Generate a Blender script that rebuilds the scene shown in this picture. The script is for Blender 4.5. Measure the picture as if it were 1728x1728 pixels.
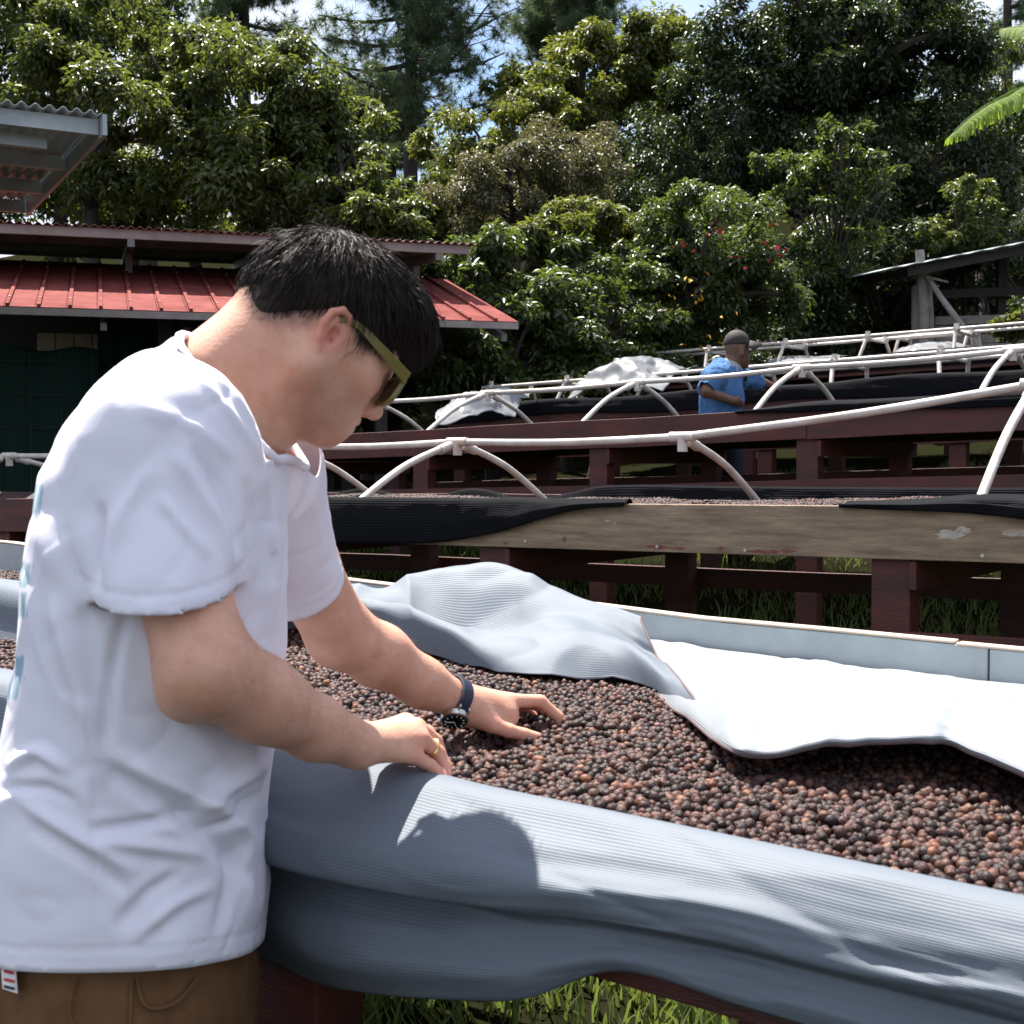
import bpy, bmesh, math, random
import numpy as np
from mathutils import Vector, Matrix
random.seed(4); RNG = np.random.default_rng(7)
for o in list(bpy.data.objects): bpy.data.objects.remove(o)
SC = bpy.context.scene; COL = SC.collection
R = math.radians
# ------------------------------------------------------------------ camera, world, sun, exposure
CZ = 1.45; FPX = 2300.0; TH = R(2.09)
cam = bpy.data.cameras.new('camera'); camo = bpy.data.objects.new('camera', cam); COL.objects.link(camo)
cam.sensor_width = 36; cam.lens = FPX / 1728 * 36; cam.clip_start = 0.05; cam.clip_end = 2000
camo.location = (0, 0, CZ); camo.rotation_euler = (math.pi / 2 - TH, 0, 0); SC.camera = camo
cam.dof.use_dof = True; cam.dof.focus_distance = 3.4; cam.dof.aperture_fstop = 16
SUN_AZ = R(-26); SUN_EL = R(66)           # azimuth from +Y towards +X
w = bpy.data.worlds.new('World'); SC.world = w; w.use_nodes = True
nt = w.node_tree; nt.nodes.clear()
sky = nt.nodes.new('ShaderNodeTexSky'); sky.sky_type = 'NISHITA'; sky.sun_disc = False
sky.sun_elevation = SUN_EL; sky.sun_rotation = SUN_AZ; sky.air_density = 1.0; sky.dust_density = 1.4; sky.altitude = 1200
bg = nt.nodes.new('ShaderNodeBackground'); bg.inputs[1].default_value = 0.075
wo = nt.nodes.new('ShaderNodeOutputWorld')
# thin bright cloud veil mixed over the clear sky, the same all round
tcw = nt.nodes.new('ShaderNodeTexCoord'); nzw = nt.nodes.new('ShaderNodeTexNoise')
nzw.inputs['Scale'].default_value = 2.6; nzw.inputs['Detail'].default_value = 6
nt.links.new(tcw.outputs['Generated'], nzw.inputs['Vector'])
rmp = nt.nodes.new('ShaderNodeValToRGB'); rmp.color_ramp.elements[0].position = .34; rmp.color_ramp.elements[1].position = .6
nt.links.new(nzw.outputs[0], rmp.inputs[0])
mxw = nt.nodes.new('ShaderNodeMix'); mxw.data_type = 'RGBA'
nt.links.new(rmp.outputs[0], mxw.inputs[0]); nt.links.new(sky.outputs[0], mxw.inputs[6]); mxw.inputs[7].default_value = (5.2, 5.6, 6.4, 1)
nt.links.new(mxw.outputs[2], bg.inputs[0]); nt.links.new(bg.outputs[0], wo.inputs[0])
sl = bpy.data.lights.new('sun', 'SUN'); sl.energy = 4.6; sl.angle = R(.53); sl.color = (1, .955, .88)
so = bpy.data.objects.new('sun', sl); COL.objects.link(so)
TS = Vector((math.sin(SUN_AZ) * math.cos(SUN_EL), math.cos(SUN_AZ) * math.cos(SUN_EL), math.sin(SUN_EL)))
so.rotation_euler = TS.to_track_quat('Z', 'Y').to_euler(); so.location = (0, 0, 30)
SC.view_settings.view_transform = 'Standard'; SC.view_settings.look = 'None'; SC.view_settings.gamma = 1
SC.view_settings.exposure = 1.55
SC.render.engine = 'CYCLES'
# ------------------------------------------------------------------ helpers
def P(px, py, d):
    """a point of the place, from its bearing and its distance (metres north of the viewpoint)"""
    a = (px - 864) / FPX; b = (864 - py) / FPX
    ry = math.cos(TH) + b * math.sin(TH); rz = -math.sin(TH) + b * math.cos(TH)
    return Vector((a * d / ry, d, CZ + rz * d / ry))
def proj(V):
    V = np.asarray(V, float); y = V[..., 1]; z = V[..., 2] - CZ
    c, s = math.cos(TH), math.sin(TH); f = y * c - z * s; u = y * s + z * c
    return np.stack([864 + FPX * V[..., 0] / f, 864 - FPX * u / f], -1)
def tag(o, label=None, cat=None, group=None, kind=None):
    if label: o['label'] = label
    if cat: o['category'] = cat
    if group: o['group'] = group
    if kind: o['kind'] = kind
    return o
def empty(name, loc, label, cat, group=None):
    o = bpy.data.objects.new(name, None); COL.objects.link(o); o.location = loc; o.empty_display_size = .1
    bpy.context.view_layer.update()
    return tag(o, label, cat, group)
def link(name, me, mat=None, parent=None, smooth=False):
    o = bpy.data.objects.new(name, me); COL.objects.link(o)
    if mat and not me.materials: me.materials.append(mat)
    if smooth: me.polygons.foreach_set('use_smooth', np.ones(len(me.polygons), bool))
    if parent:
        o.parent = parent
        if parent.type == 'EMPTY': o.matrix_parent_inverse = Matrix.Translation(-parent.location)
    return o
def pyd(name, V, F, mat=None, parent=None, smooth=False):
    me = bpy.data.meshes.new(name); me.from_pydata([tuple(v) for v in V], [], [tuple(f) for f in F]); me.update()
    return link(name, me, mat, parent, smooth)
def fastmesh(name, V, F):
    """V (n,3), F (m,k) all faces with k corners"""
    V = np.asarray(V, np.float32); F = np.asarray(F, np.int32); m, k = F.shape
    me = bpy.data.meshes.new(name); me.vertices.add(len(V)); me.vertices.foreach_set('co', V.ravel())
    me.loops.add(m * k); me.loops.foreach_set('vertex_index', F.ravel())
    me.polygons.add(m); me.polygons.foreach_set('loop_start', np.arange(0, m * k, k, dtype=np.int32))
    me.update(calc_edges=True); me.validate(); return me
class MB:
    def __init__(s): s.v = []; s.f = []
    def add(s, V, F):
        n = len(s.v); s.v += [tuple(v) for v in V]; s.f += [tuple(i + n for i in f) for f in F]; return s
    def hexa(s, c):                     # eight corners: bottom four, top four
        return s.add(c, [(3, 2, 1, 0), (4, 5, 6, 7), (0, 1, 5, 4), (1, 2, 6, 5), (2, 3, 7, 6), (3, 0, 4, 7)])
    def bar(s, a, b, wv, hv):           # a box from a to b, half extents as vectors
        a, b, wv, hv = Vector(a), Vector(b), Vector(wv), Vector(hv)
        return s.hexa([a - wv - hv, b - wv - hv, b + wv - hv, a + wv - hv, a - wv + hv, b - wv + hv, b + wv + hv, a + wv + hv])
    def tube(s, pts, rad, n=10, cap=True):
        pts = [Vector(p) for p in pts]; L = len(pts); rad = [float(rad)] * L if not hasattr(rad, '__len__') else [float(q) for q in rad]
        V = []; up = None
        for i, p in enumerate(pts):
            t = (pts[min(i + 1, L - 1)] - pts[max(i - 1, 0)]).normalized()
            if up is None: up = Vector((0, 0, 1)) if abs(t.z) < .9 else Vector((1, 0, 0))
            sx = t.cross(up).normalized(); up = sx.cross(t).normalized()
            for k in range(n):
                a = 2 * math.pi * k / n; V.append(p + rad[i] * (math.cos(a) * sx + math.sin(a) * up))
        F = [(i * n + k, i * n + (k + 1) % n, (i + 1) * n + (k + 1) % n, (i + 1) * n + k) for i in range(L - 1) for k in range(n)]
        if cap: F += [tuple(range(n - 1, -1, -1)), tuple((L - 1) * n + k for k in range(n))]
        return s.add(V, F)
    def build(s, name, mat, parent=None, smooth=False, bevel=0):
        o = pyd(name, s.v, s.f, mat, parent, smooth)
        if smooth:
            md = o.modifiers.new('e', 'EDGE_SPLIT'); md.split_angle = R(50)
        if bevel:
            md = o.modifiers.new('b', 'BEVEL'); md.width = bevel; md.segments = 2; md.limit_method = 'ANGLE'
        return o
def catmull(pts, n):
    """resample a list of points (any dimension) to n by Catmull-Rom"""
    A = np.asarray(pts, float); L = len(A); t = np.linspace(0, L - 1 - 1e-9, n); i = t.astype(int); f = (t - i)[:, None]
    g = lambda k: A[np.clip(k, 0, L - 1)]
    p0, p1, p2, p3 = g(i - 1), g(i), g(i + 1), g(i + 2)
    f = f.reshape((-1,) + (1,) * (A.ndim - 1))
    return .5 * (2 * p1 + (p2 - p0) * f + (2 * p0 - 5 * p1 + 4 * p2 - p3) * f ** 2 + (3 * p1 - p0 - 3 * p2 + p3) * f ** 3)
def vnoise(Q, scale, seed=0):
    """smooth value noise in [-1,1]"""
    Q = np.asarray(Q, float) * scale; I = np.floor(Q).astype(np.int64); f = Q - I; f = f * f * (3 - 2 * f); out = 0
    for dx in (0, 1):
        for dy in (0, 1):
            for dz in (0, 1):
                h = (I[:, 0] + dx) * 374761393 + (I[:, 1] + dy) * 668265263 + (I[:, 2] + dz) * 2147483647 + seed * 974634777
                h = (h ^ (h >> 13)) * 1274126177; h = ((h ^ (h >> 16)) & 0xffff) / 32767.5 - 1
                out = out + h * (f[:, 0] if dx else 1 - f[:, 0]) * (f[:, 1] if dy else 1 - f[:, 1]) * (f[:, 2] if dz else 1 - f[:, 2])
    return out
def sheet(name, grid, mat, parent=None, thick=.003, uvs=True):
    """a cloth from a dense grid (nu, nv, 3), with real thickness"""
    G = np.asarray(grid); a, b, _ = G.shape
    idx = np.arange(a * b).reshape(a, b)
    F = np.stack([idx[:-1, :-1], idx[1:, :-1], idx[1:, 1:], idx[:-1, 1:]], -1).reshape(-1, 4)
    me = fastmesh(name, G.reshape(-1, 3), F)
    if uvs:
        du = np.r_[0, np.cumsum(np.linalg.norm(np.diff(G, axis=0), axis=2).mean(1))]
        dv = np.r_[0, np.cumsum(np.linalg.norm(np.diff(G, axis=1), axis=2).mean(0))]
        UV = np.stack(np.meshgrid(du, dv, indexing='ij'), -1).reshape(-1, 2)
        uv = me.uv_layers.new(name='UVMap'); li = np.empty(len(me.loops), np.int32); me.loops.foreach_get('vertex_index', li)
        uv.data.foreach_set('uv', UV[li].astype(np.float32).ravel())
    o = link(name, me, mat, parent, True)
    md = o.modifiers.new('s', 'SOLIDIFY'); md.thickness = thick; md.offset = 0
    return o
# ------------------------------------------------------------------ materials
def mat(name, col, rough=.6, var=.0, vscale=8, col2=None, bump=0, bscale=40, spec=.5, sheen=0, sss=0, stretch=None, metal=0, alpha=None):
    m = bpy.data.materials.new(name); m.use_nodes = True; t = m.node_tree; b = t.nodes['Principled BSDF']
    b.inputs['Roughness'].default_value = rough; b.inputs['Specular IOR Level'].default_value = spec; b.inputs['Metallic'].default_value = metal
    b.inputs['Base Color'].default_value = (*col, 1)
    if sheen: b.inputs['Sheen Weight'].default_value = sheen
    if sss:
        b.inputs['Subsurface Weight'].default_value = sss; b.inputs['Subsurface Radius'].default_value = (1, .35, .2); b.inputs['Subsurface Scale'].default_value = .01
    tc = t.nodes.new('ShaderNodeTexCoord'); mp = t.nodes.new('ShaderNodeMapping'); t.links.new(tc.outputs['Object'], mp.inputs[0])
    if stretch: mp.inputs['Scale'].default_value = stretch
    if var or col2:
        n = t.nodes.new('ShaderNodeTexNoise'); n.inputs['Scale'].default_value = vscale; n.inputs['Detail'].default_value = 7; n.inputs['Roughness'].default_value = .65
        t.links.new(mp.outputs[0], n.inputs['Vector'])
        r = t.nodes.new('ShaderNodeValToRGB'); r.color_ramp.elements[0].position = .35; r.color_ramp.elements[1].position = .68
        c2 = col2 if col2 else tuple(c * (1 - var) for c in col)
        r.color_ramp.elements[0].color = (*c2, 1); r.color_ramp.elements[1].color = (*col, 1)
        t.links.new(n.outputs[0], r.inputs[0]); t.links.new(r.outputs[0], b.inputs['Base Color'])
    if bump:
        n2 = t.nodes.new('ShaderNodeTexNoise'); n2.inputs['Scale'].default_value = bscale; n2.inputs['Detail'].default_value = 5
        t.links.new(mp.outputs[0], n2.inputs['Vector']); bp = t.nodes.new('ShaderNodeBump'); bp.inputs['Strength'].default_value = bump; bp.inputs['Distance'].default_value = .01
        t.links.new(n2.outputs[0], bp.inputs['Height']); t.links.new(bp.outputs[0], b.inputs['Normal'])
    return m
def bsdf(m): return m.node_tree.nodes['Principled BSDF']
def add_translucent(m, col, fac):
    t = m.node_tree; b = bsdf(m); out = t.nodes['Material Output']
    tr = t.nodes.new('ShaderNodeBsdfTranslucent'); tr.inputs[0].default_value = (*col, 1); mx = t.nodes.new('ShaderNodeMixShader'); mx.inputs[0].default_value = fac
    t.links.new(b.outputs[0], mx.inputs[1]); t.links.new(tr.outputs[0], mx.inputs[2]); t.links.new(mx.outputs[0], out.inputs[0]); return m
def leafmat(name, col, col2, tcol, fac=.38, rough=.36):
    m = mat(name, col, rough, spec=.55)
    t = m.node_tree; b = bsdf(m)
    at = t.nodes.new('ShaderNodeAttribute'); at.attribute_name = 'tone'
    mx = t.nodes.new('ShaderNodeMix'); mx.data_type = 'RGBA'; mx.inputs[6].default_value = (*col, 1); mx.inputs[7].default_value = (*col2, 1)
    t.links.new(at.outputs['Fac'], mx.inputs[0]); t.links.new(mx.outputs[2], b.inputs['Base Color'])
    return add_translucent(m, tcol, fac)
def knit(name, col, rough=.45, period=.006, depth=.6, trans=.18, spec=.5):
    """woven shade cloth: ribs along the UV's first axis"""
    m = mat(name, col, rough, spec=spec); t = m.node_tree; b = bsdf(m)
    uv = t.nodes.new('ShaderNodeUVMap'); wv = t.nodes.new('ShaderNodeTexWave'); wv.bands_direction = 'Y'; wv.inputs['Scale'].default_value = .314 / period
    wv.inputs['Distortion'].default_value = .6; wv.inputs['Detail Scale'].default_value = 3
    t.links.new(uv.outputs[0], wv.inputs['Vector'])
    w2 = t.nodes.new('ShaderNodeTexWave'); w2.bands_direction = 'X'; w2.inputs['Scale'].default_value = .314 / (period * .55); w2.inputs['Distortion'].default_value = 1.2
    t.links.new(uv.outputs[0], w2.inputs['Vector'])
    ad = t.nodes.new('ShaderNodeMath'); ad.operation = 'MULTIPLY_ADD'; ad.inputs[1].default_value = .35
    t.links.new(w2.outputs['Fac'], ad.inputs[0]); t.links.new(wv.outputs['Fac'], ad.inputs[2])
    bp = t.nodes.new('ShaderNodeBump'); bp.inputs['Strength'].default_value = depth; bp.inputs['Distance'].default_value = period * .35
    t.links.new(ad.outputs[0], bp.inputs['Height']); t.links.new(bp.outputs[0], b.inputs['Normal'])
    cr = t.nodes.new('ShaderNodeValToRGB'); cr.color_ramp.elements[0].color = (*[c * .8 for c in col], 1); cr.color_ramp.elements[1].color = (*col, 1); cr.color_ramp.elements[1].position = .6
    t.links.new(ad.outputs[0], cr.inputs[0]); t.links.new(cr.outputs[0], b.inputs['Base Color'])
    return add_translucent(m, tuple(c * .8 for c in col), trans) if trans else m
M = {}
M['red_wood'] = mat('red_stained_wood', (.115, .022, .016), .6, col2=(.05, .014, .012), vscale=3, bump=.25, bscale=60, stretch=(1, 1, 5))
M['grey_wood'] = mat('weathered_plywood', (.36, .25, .16), .75, col2=(.17, .115, .075), vscale=5, bump=.3, bscale=50, stretch=(1, 1, 9))
M['lit_edge'] = mat('sunlit_edge_cream', (.62, .5, .38), .6, col2=(.45, .36, .28), vscale=6)  # sunlight on the plank's top edge, put into the colour
M['galv'] = mat('galvanised_sheet', (.42, .47, .48), .5, col2=(.32, .36, .37), vscale=6)
M['pvc'] = mat('white_plastic_pipe', (.70, .65, .61), .42, col2=(.46, .38, .32), vscale=7)
M['black_mesh'] = knit('black_shade_mesh', (.008, .008, .01), .85, .008, .5, 0, .08)
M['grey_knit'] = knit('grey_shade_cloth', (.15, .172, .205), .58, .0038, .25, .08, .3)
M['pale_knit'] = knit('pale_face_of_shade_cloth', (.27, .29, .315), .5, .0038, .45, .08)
bsdf(M['grey_knit']).inputs['Metallic'].default_value = .0
M['bean'] = None
M['under_layer'] = mat('dark_under_layer', (.012, .008, .007), .9)
M['red_roof'] = mat('red_painted_steel', (.25, .075, .065), .75, col2=(.15, .034, .03), vscale=2.5, spec=.05)
M['rust_roof'] = mat('rusty_corrugated_steel', (.2, .07, .055), .6, col2=(.11, .045, .04), vscale=3)
M['roof_under'] = mat('dull_zinc', (.2, .21, .2), .6, col2=(.12, .12, .11), vscale=4)
M['fascia'] = mat('fascia_metal', (.3, .26, .24), .6, col2=(.2, .16, .15), vscale=4)
M['dark_wood'] = mat('dark_timber', (.035, .028, .024), .8, var=.4, vscale=6)
M['green_net'] = knit('green_netting', (.005, .024, .018), .8, .02, .3, 0, .2)
M['beige_wall'] = mat('beige_boards', (.42, .34, .24), .7, var=.25, vscale=4)
M['old_wood'] = mat('silvered_timber', (.3, .27, .25), .8, col2=(.16, .14, .13), vscale=6, bump=.3)
M['bark'] = mat('bark', (.045, .033, .025), .9, col2=(.02, .015, .012), vscale=7, bump=.6, bscale=14)
M['plastic'] = mat('milky_plastic_sheet', (.40, .40, .41), .3, var=.25, vscale=9)
add_translucent(M['plastic'], (.6, .6, .62), .4)
M['grass'] = mat('grass_blades', (.075, .095, .024), .6, spec=.3); add_translucent(M['grass'], (.2, .26, .05), .35)
M['ground'] = mat('earth_and_turf', (.011, .015, .005), .95, col2=(.014, .011, .007), vscale=1.6, bump=.5, bscale=12, spec=0)
M['screw'] = mat('screw_head', (.5, .5, .5), .35, metal=.8)
# ------------------------------------------------------------------ ground: a hillside climbing away from the viewpoint
UX, UY = .8192, -.5736; VX, VY = .5736, .8192
gv = [-400, 0, 2.0, 4.9, 7.8, 10.6, 13.5, 17, 24, 40, 90, 400]; gz = [-8, 0, .08, .30, .70, 1.10, 1.5, 2.1, 4.2, 10.5, 26, 60]
def ground_z(x, y):
    v = x * VX + y * VY; u = x * UX + y * UY
    return np.interp(v, gv, gz) + .02 * np.clip(u, -6, 8)
def make_ground():
    r = np.r_[-400, -200, -90, -40, -20, np.linspace(-12, 12, 49), 20, 40, 90, 200, 400]; q = np.r_[-400, -100, -20, -5, np.linspace(-2, 24, 53), 32, 50, 90, 200, 400]
    X, Y = np.meshgrid(r, q, indexing='ij'); Z = ground_z(X, Y); pts = np.stack([X, Y, Z], -1).reshape(-1, 3)
    pts[:, 2] += .03 * vnoise(pts * (1, 1, 0), 1.3) * (np.abs(pts[:, 0]) < 14)
    idx = np.arange(len(pts)).reshape(X.shape)
    F = np.stack([idx[:-1, :-1], idx[1:, :-1], idx[1:, 1:], idx[:-1, 1:]], -1).reshape(-1, 4)
    o = link('ground', fastmesh('ground', pts, F), M['ground'], None, True); tag(o, 'earth and turf hillside under the drying beds', 'ground', kind='structure')
make_ground()
def make_grass():
    n = 75000; V = []
    x = RNG.uniform(-4.5, 7, n); y = .9 + 13 * RNG.random(n) ** 1.2
    x = np.r_[x, RNG.uniform(-1.2, 3, 40000)]; y = np.r_[y, RNG.uniform(2.4, 6, 40000)]; keep = np.abs(x) < .5 * y + .9; x, y = x[keep], y[keep]; n = len(x)
    clump = vnoise(np.stack([x, y, x * 0], -1), 1.1, 3); k2 = clump > -.75 + .3 * RNG.random(n); x, y = x[k2], y[k2]; n = len(x)
    z = ground_z(x, y) - .01; h = RNG.uniform(.04, .13, n); a = RNG.uniform(0, 6.28, n); wd = RNG.uniform(.003, .007, n)
    bend = RNG.uniform(.2, .9, n) * h; b = RNG.uniform(0, 6.28, n)
    base = np.stack([x, y, z], -1); side = np.stack([np.cos(a), np.sin(a), 0 * a], -1) * wd[:, None]; bd = np.stack([np.cos(b), np.sin(b), 0 * b], -1)
    mid = base + bd * (bend * .35)[:, None]; mid[:, 2] += h * .6; tip = base + bd * bend[:, None]; tip[:, 2] += h
    V = np.stack([base - side, base + side, mid + side * .8, mid - side * .8, tip], 1).reshape(-1, 3)
    i = np.arange(n)[:, None] * 5; F = np.concatenate([i + [0, 1, 2], i + [0, 2, 3], i + [3, 2, 4]])
    o = link('grass', fastmesh('grass', V, F), M['grass']); tag(o, 'short sunlit grass growing on the ground between the drying beds', 'grass', kind='stuff')
make_grass()
# ------------------------------------------------------------------ the rows of raised drying beds
class Row:
    def __init__(s, D, zr, su, wid=1.58): s.D, s.zr, s.su, s.wid = D, zr, su, wid
    def W(s, u, v, w=0): return Vector((u * UX + v * VX, s.D + u * UY + v * VY, s.zr + s.su * u + w))
ROW = {1: Row(1.47, 1.078, -.03), 2: Row(5.05, 1.30, .01), 3: Row(8.54, 1.685, .03), 4: Row(12.04, 1.955, .03), 5: Row(15.5, 2.33, .03)}
UV3, VV3 = Vector((UX, UY, 0)), Vector((VX, VY, 0)); ZZ = Vector((0, 0, 1))
def plank(row, u0, u1, v, w0, w1, th, mname, parent, name, bend=0, bevel=.003):
    n = 9; mb = MB(); V = []
    for i in range(n):
        u = u0 + (u1 - u0) * i / (n - 1); b = bend * math.sin(i * 1.9 + u0 * 3)
        for (dv, ww) in ((-th / 2, w0), (th / 2, w0), (th / 2, w1), (-th / 2, w1)): V.append(row.W(u, v + dv + b, ww + b * .8))
    F = [(i * 4 + k, i * 4 + (k + 1) % 4, i * 4 + 4 + (k + 1) % 4, i * 4 + 4 + k) for i in range(n - 1) for k in range(4)]
    F += [(3, 2, 1, 0), tuple((n - 1) * 4 + k for k in range(4))]
    return mb.add(V, F).build(name, M[mname], parent, bevel=bevel)
def post(row, u, v, wtop, sx, parent, mname='red_wood'):
    a = row.W(u, v, wtop); g = Vector((a.x, a.y, float(ground_z(a.x, a.y)) - .06))
    return MB().bar(g, a, UV3 * sx, VV3 * .045).build('post', M[mname], parent, bevel=.004)
def bed(k, u0, u1, label, spans, near_mat='red_wood', far_mat='red_wood', posts=(), ph=.16, near_break=None):
    row = ROW[k]; c = row.W((u0 + u1) / 2, row.wid / 2); root = empty('drying_bed', (c.x, c.y, float(ground_z(c.x, c.y))), label, 'drying bed', 'raised drying beds in rows')
    cuts = [u0] + list(near_break or []) + [u1]
    for i in range(len(cuts) - 1):
        nm = near_mat[i] if isinstance(near_mat, (list, tuple)) else near_mat
        plank(row, cuts[i] + .002, cuts[i + 1] - .002, 0, -ph, 0, .028, nm, root, 'side_plank', .0 if nm == 'grey_wood' else .004)
    n = max(1, round((u1 - u0) / 2.6))
    for i in range(n):
        a, b = u0 + (u1 - u0) * i / n, u0 + (u1 - u0) * (i + 1) / n
        plank(row, a + .002, b - .002, row.wid, -ph, .0, .028, far_mat, root, 'side_plank', .004)
    for u in (u0 + .02, u1 - .02):
        MB().bar(row.W(u, .02, -ph / 2 - .004), row.W(u, row.wid - .02, -ph / 2 - .004), UV3 * .013, ZZ * ph * .48).build('end_plank', M['red_wood'], root, bevel=.003)
    for u in posts:
        for v, dw in ((.062, -.1), (row.wid - .062, -.1)): post(row, u, v, dw, .062, root)
        MB().bar(row.W(u + .075, .0, -ph - .05), row.W(u + .075, row.wid, -ph - .05), UV3 * .012, ZZ * .045).build('cross_beam', M['red_wood'], root, bevel=.003)
    for v, z in ((-.002, -.39), (row.wid + .002, -.34)):
        plank(row, u0, u1, v, z - .09, z, .025, 'red_wood', root, 'rail', .006)
    g = [[row.W(u, v, -ph + .012 + .006 * math.sin(u * 7) * math.sin(v * 9)) for v in np.linspace(.02, row.wid - .02, 10)] for u in np.linspace(u0 + .04, u1 - .04, 40)]
    sheet('mesh_bottom', g, M['black_mesh'], root, .003)
    return root
NP = [-.1 + 1.53 * i for i in range(-4, 5)]
bed1 = bed(1, -4.6, 2.4, 'raised drying bed full of dried coffee under grey cloth where the man in white works', None, far_mat='galv', posts=[-3.6, -2.1, -.37, 1.6])
bed2 = bed(2, -5.6, 4.2, 'raised drying bed with a bare weathered plywood side and partly covered by black mesh', None, near_mat=['red_wood', 'grey_wood', 'grey_wood'], near_break=[-1.75, 1.55 + .9], posts=[-5.4] + [-.1 + 1.53 * i for i in range(-3, 3)], ph=.165)
bed3 = bed(3, -2.3, 6.5, 'raised dark red drying bed in front of the man in the blue shirt', None, near_break=[1.96], posts=[-2.2, -.75, .62, 1.95, 3.3, 4.8, 6.4], ph=.17)
bed4 = bed(4, -.7, 8.6, 'raised drying bed hung with black mesh behind the man in the blue shirt', None, posts=[-.6, .9, 2.4, 3.9, 5.4, 6.9, 8.5], ph=.17)
bed5 = bed(5, 1.2, 10.5, 'farthest raised drying bed carrying loose pipe frames by the old timber shed', None, posts=[1.3, 2.9, 4.5, 6.1, 7.7, 9.3, 10.4], ph=.17)
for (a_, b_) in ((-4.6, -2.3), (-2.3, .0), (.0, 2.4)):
    plank(ROW[1], a_ + .002, b_ - .002, 1.582, .0005, .007, .036, 'lit_edge', bed1, 'lit_edge_strip', .004)  # pale strip added to show the far planks' top edge as sunlit
for i, (u, w_) in enumerate(((.07, -.14), (.62, -.146), (.95, -.15), (1.72, -.145))):      # screw heads in the plywood side
    c = ROW[2].W(u, -.0135, w_); MB().tube([c + VV3 * .004, c - VV3 * .003], .006, 8).build('screw', M['screw'], bed2)
M['red_paint'] = mat('old_red_paint', (.16, .02, .02), .7, col2=(.2, .09, .06), vscale=40); M['pale_smudge'] = mat('dried_lime_smudge', (.5, .45, .4), .85, col2=(.36, .27, .19), vscale=30)
def smear(u, w_, ru, rw, m, name, seed):                                   # dabs of old paint left on the plywood
    rg = random.Random(seed); n = 22; V = [ROW[2].W(u, -.0148, w_)]
    for k in range(n): a = 6.2832 * k / n; r = rg.uniform(.55, 1.1); V.append(ROW[2].W(u + ru * r * math.cos(a), -.0148, w_ + rw * r * math.sin(a)))
    o = pyd(name, V, [(0, 1 + k, 1 + (k + 1) % n) for k in range(n)], M[m], bed2); o.modifiers.new('s', 'SOLIDIFY').thickness = .0005
for k, (u, w_, ru, rw) in enumerate(((.62, -.147, .05, .008), (.70, -.15, .035, .006), (.86, -.148, .014, .009), (1.02, -.152, .07, .008), (1.1, -.148, .04, .006), (.24, -.13, .01, .012), (-.02, -.15, .012, .006))): smear(u, w_, ru, rw, 'red_paint', 'paint_smear', k)
for k, (u, w_, ru, rw) in enumerate(((1.62, -.085, .05, .016), (1.66, -.07, .03, .012), (1.82, -.075, .05, .012), (.42, -.06, .012, .005), (.45, -.068, .01, .004))): smear(u, w_, ru, rw, 'pale_smudge', 'lime_smudge', 20 + k)
# ------------------------------------------------------------------ bent plastic pipe frames over the beds
def pipe(pts, r, parent, name='pipe', n=24): return MB().tube(catmull([tuple(p) for p in pts], n), r, 10).build(name, M['pvc'], parent, True)
def tee(p, parent, a, b, r=.021):
    p = Vector(p); mb = MB().tube([p - a * .055, p + a * .055], r, 10); mb.tube([p, p + b * .06], r * .99, 10)
    return mb.build('tee_joint', M['pvc'], parent, True)
def low_frame(k, tees, label, r=.0165, hh=.25, skip=(), ends=None):
    row = ROW[k]; c0 = row.W(tees[0][0], .79)
    root = empty('pipe_frame', (c0.x, c0.y, row.zr), label, 'pipe frame', 'white pipe frames over the drying beds')
    rid = [row.W(u, row.wid / 2, h) for u, h in tees]
    for i in range(len(rid) - 1):
        m = (rid[i] + rid[i + 1]) / 2 - ZZ * .012
        pipe([rid[i], m, rid[i + 1]], r, root, 'ridge_pipe', 12)
    for i, (u, h) in enumerate(tees):
        for sgn in (-1, 1):
            if (i, sgn) in skip: continue
            v = row.wid / 2 + sgn * (row.wid / 2 - .06)
            p0 = row.W(u, row.wid / 2 + sgn * .05, h - .012); p2 = row.W(u, v, -.035); p1 = p0.lerp(p2, .5) + ZZ * .012
            pipe([p0, p1 + ZZ * .022, p2], r * .95, root, 'arch_pipe', 14)
            c = p0 + (p1 - p0) * .1; t = (p1 + ZZ * .03 - p0).normalized()
            MB().tube([c - t * .03, c + t * .05], r * 1.28, 10).build('coupling', M['pvc'], root, True)
        tee(rid[i], root, UV3, -ZZ, r * 1.3)
    return root
low_frame(2, [(-5.3, .22), (-4.2, .23), (-3.06, .24), (-1.957, .25), (-.855, .25), (.29, .25), (1.67, .405), (2.9, .42)], 'white pipe frame sagging over the bed with the plywood side', skip=((5, -1),))
low_frame(3, [(-1.8, .27), (-.76, .275), (.448, .275), (1.59, .29), (2.83, .30), (4.1, .31), (5.4, .31)], 'white pipe frame over the dark red bed in front of the blue shirt', r=.0165)
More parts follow.
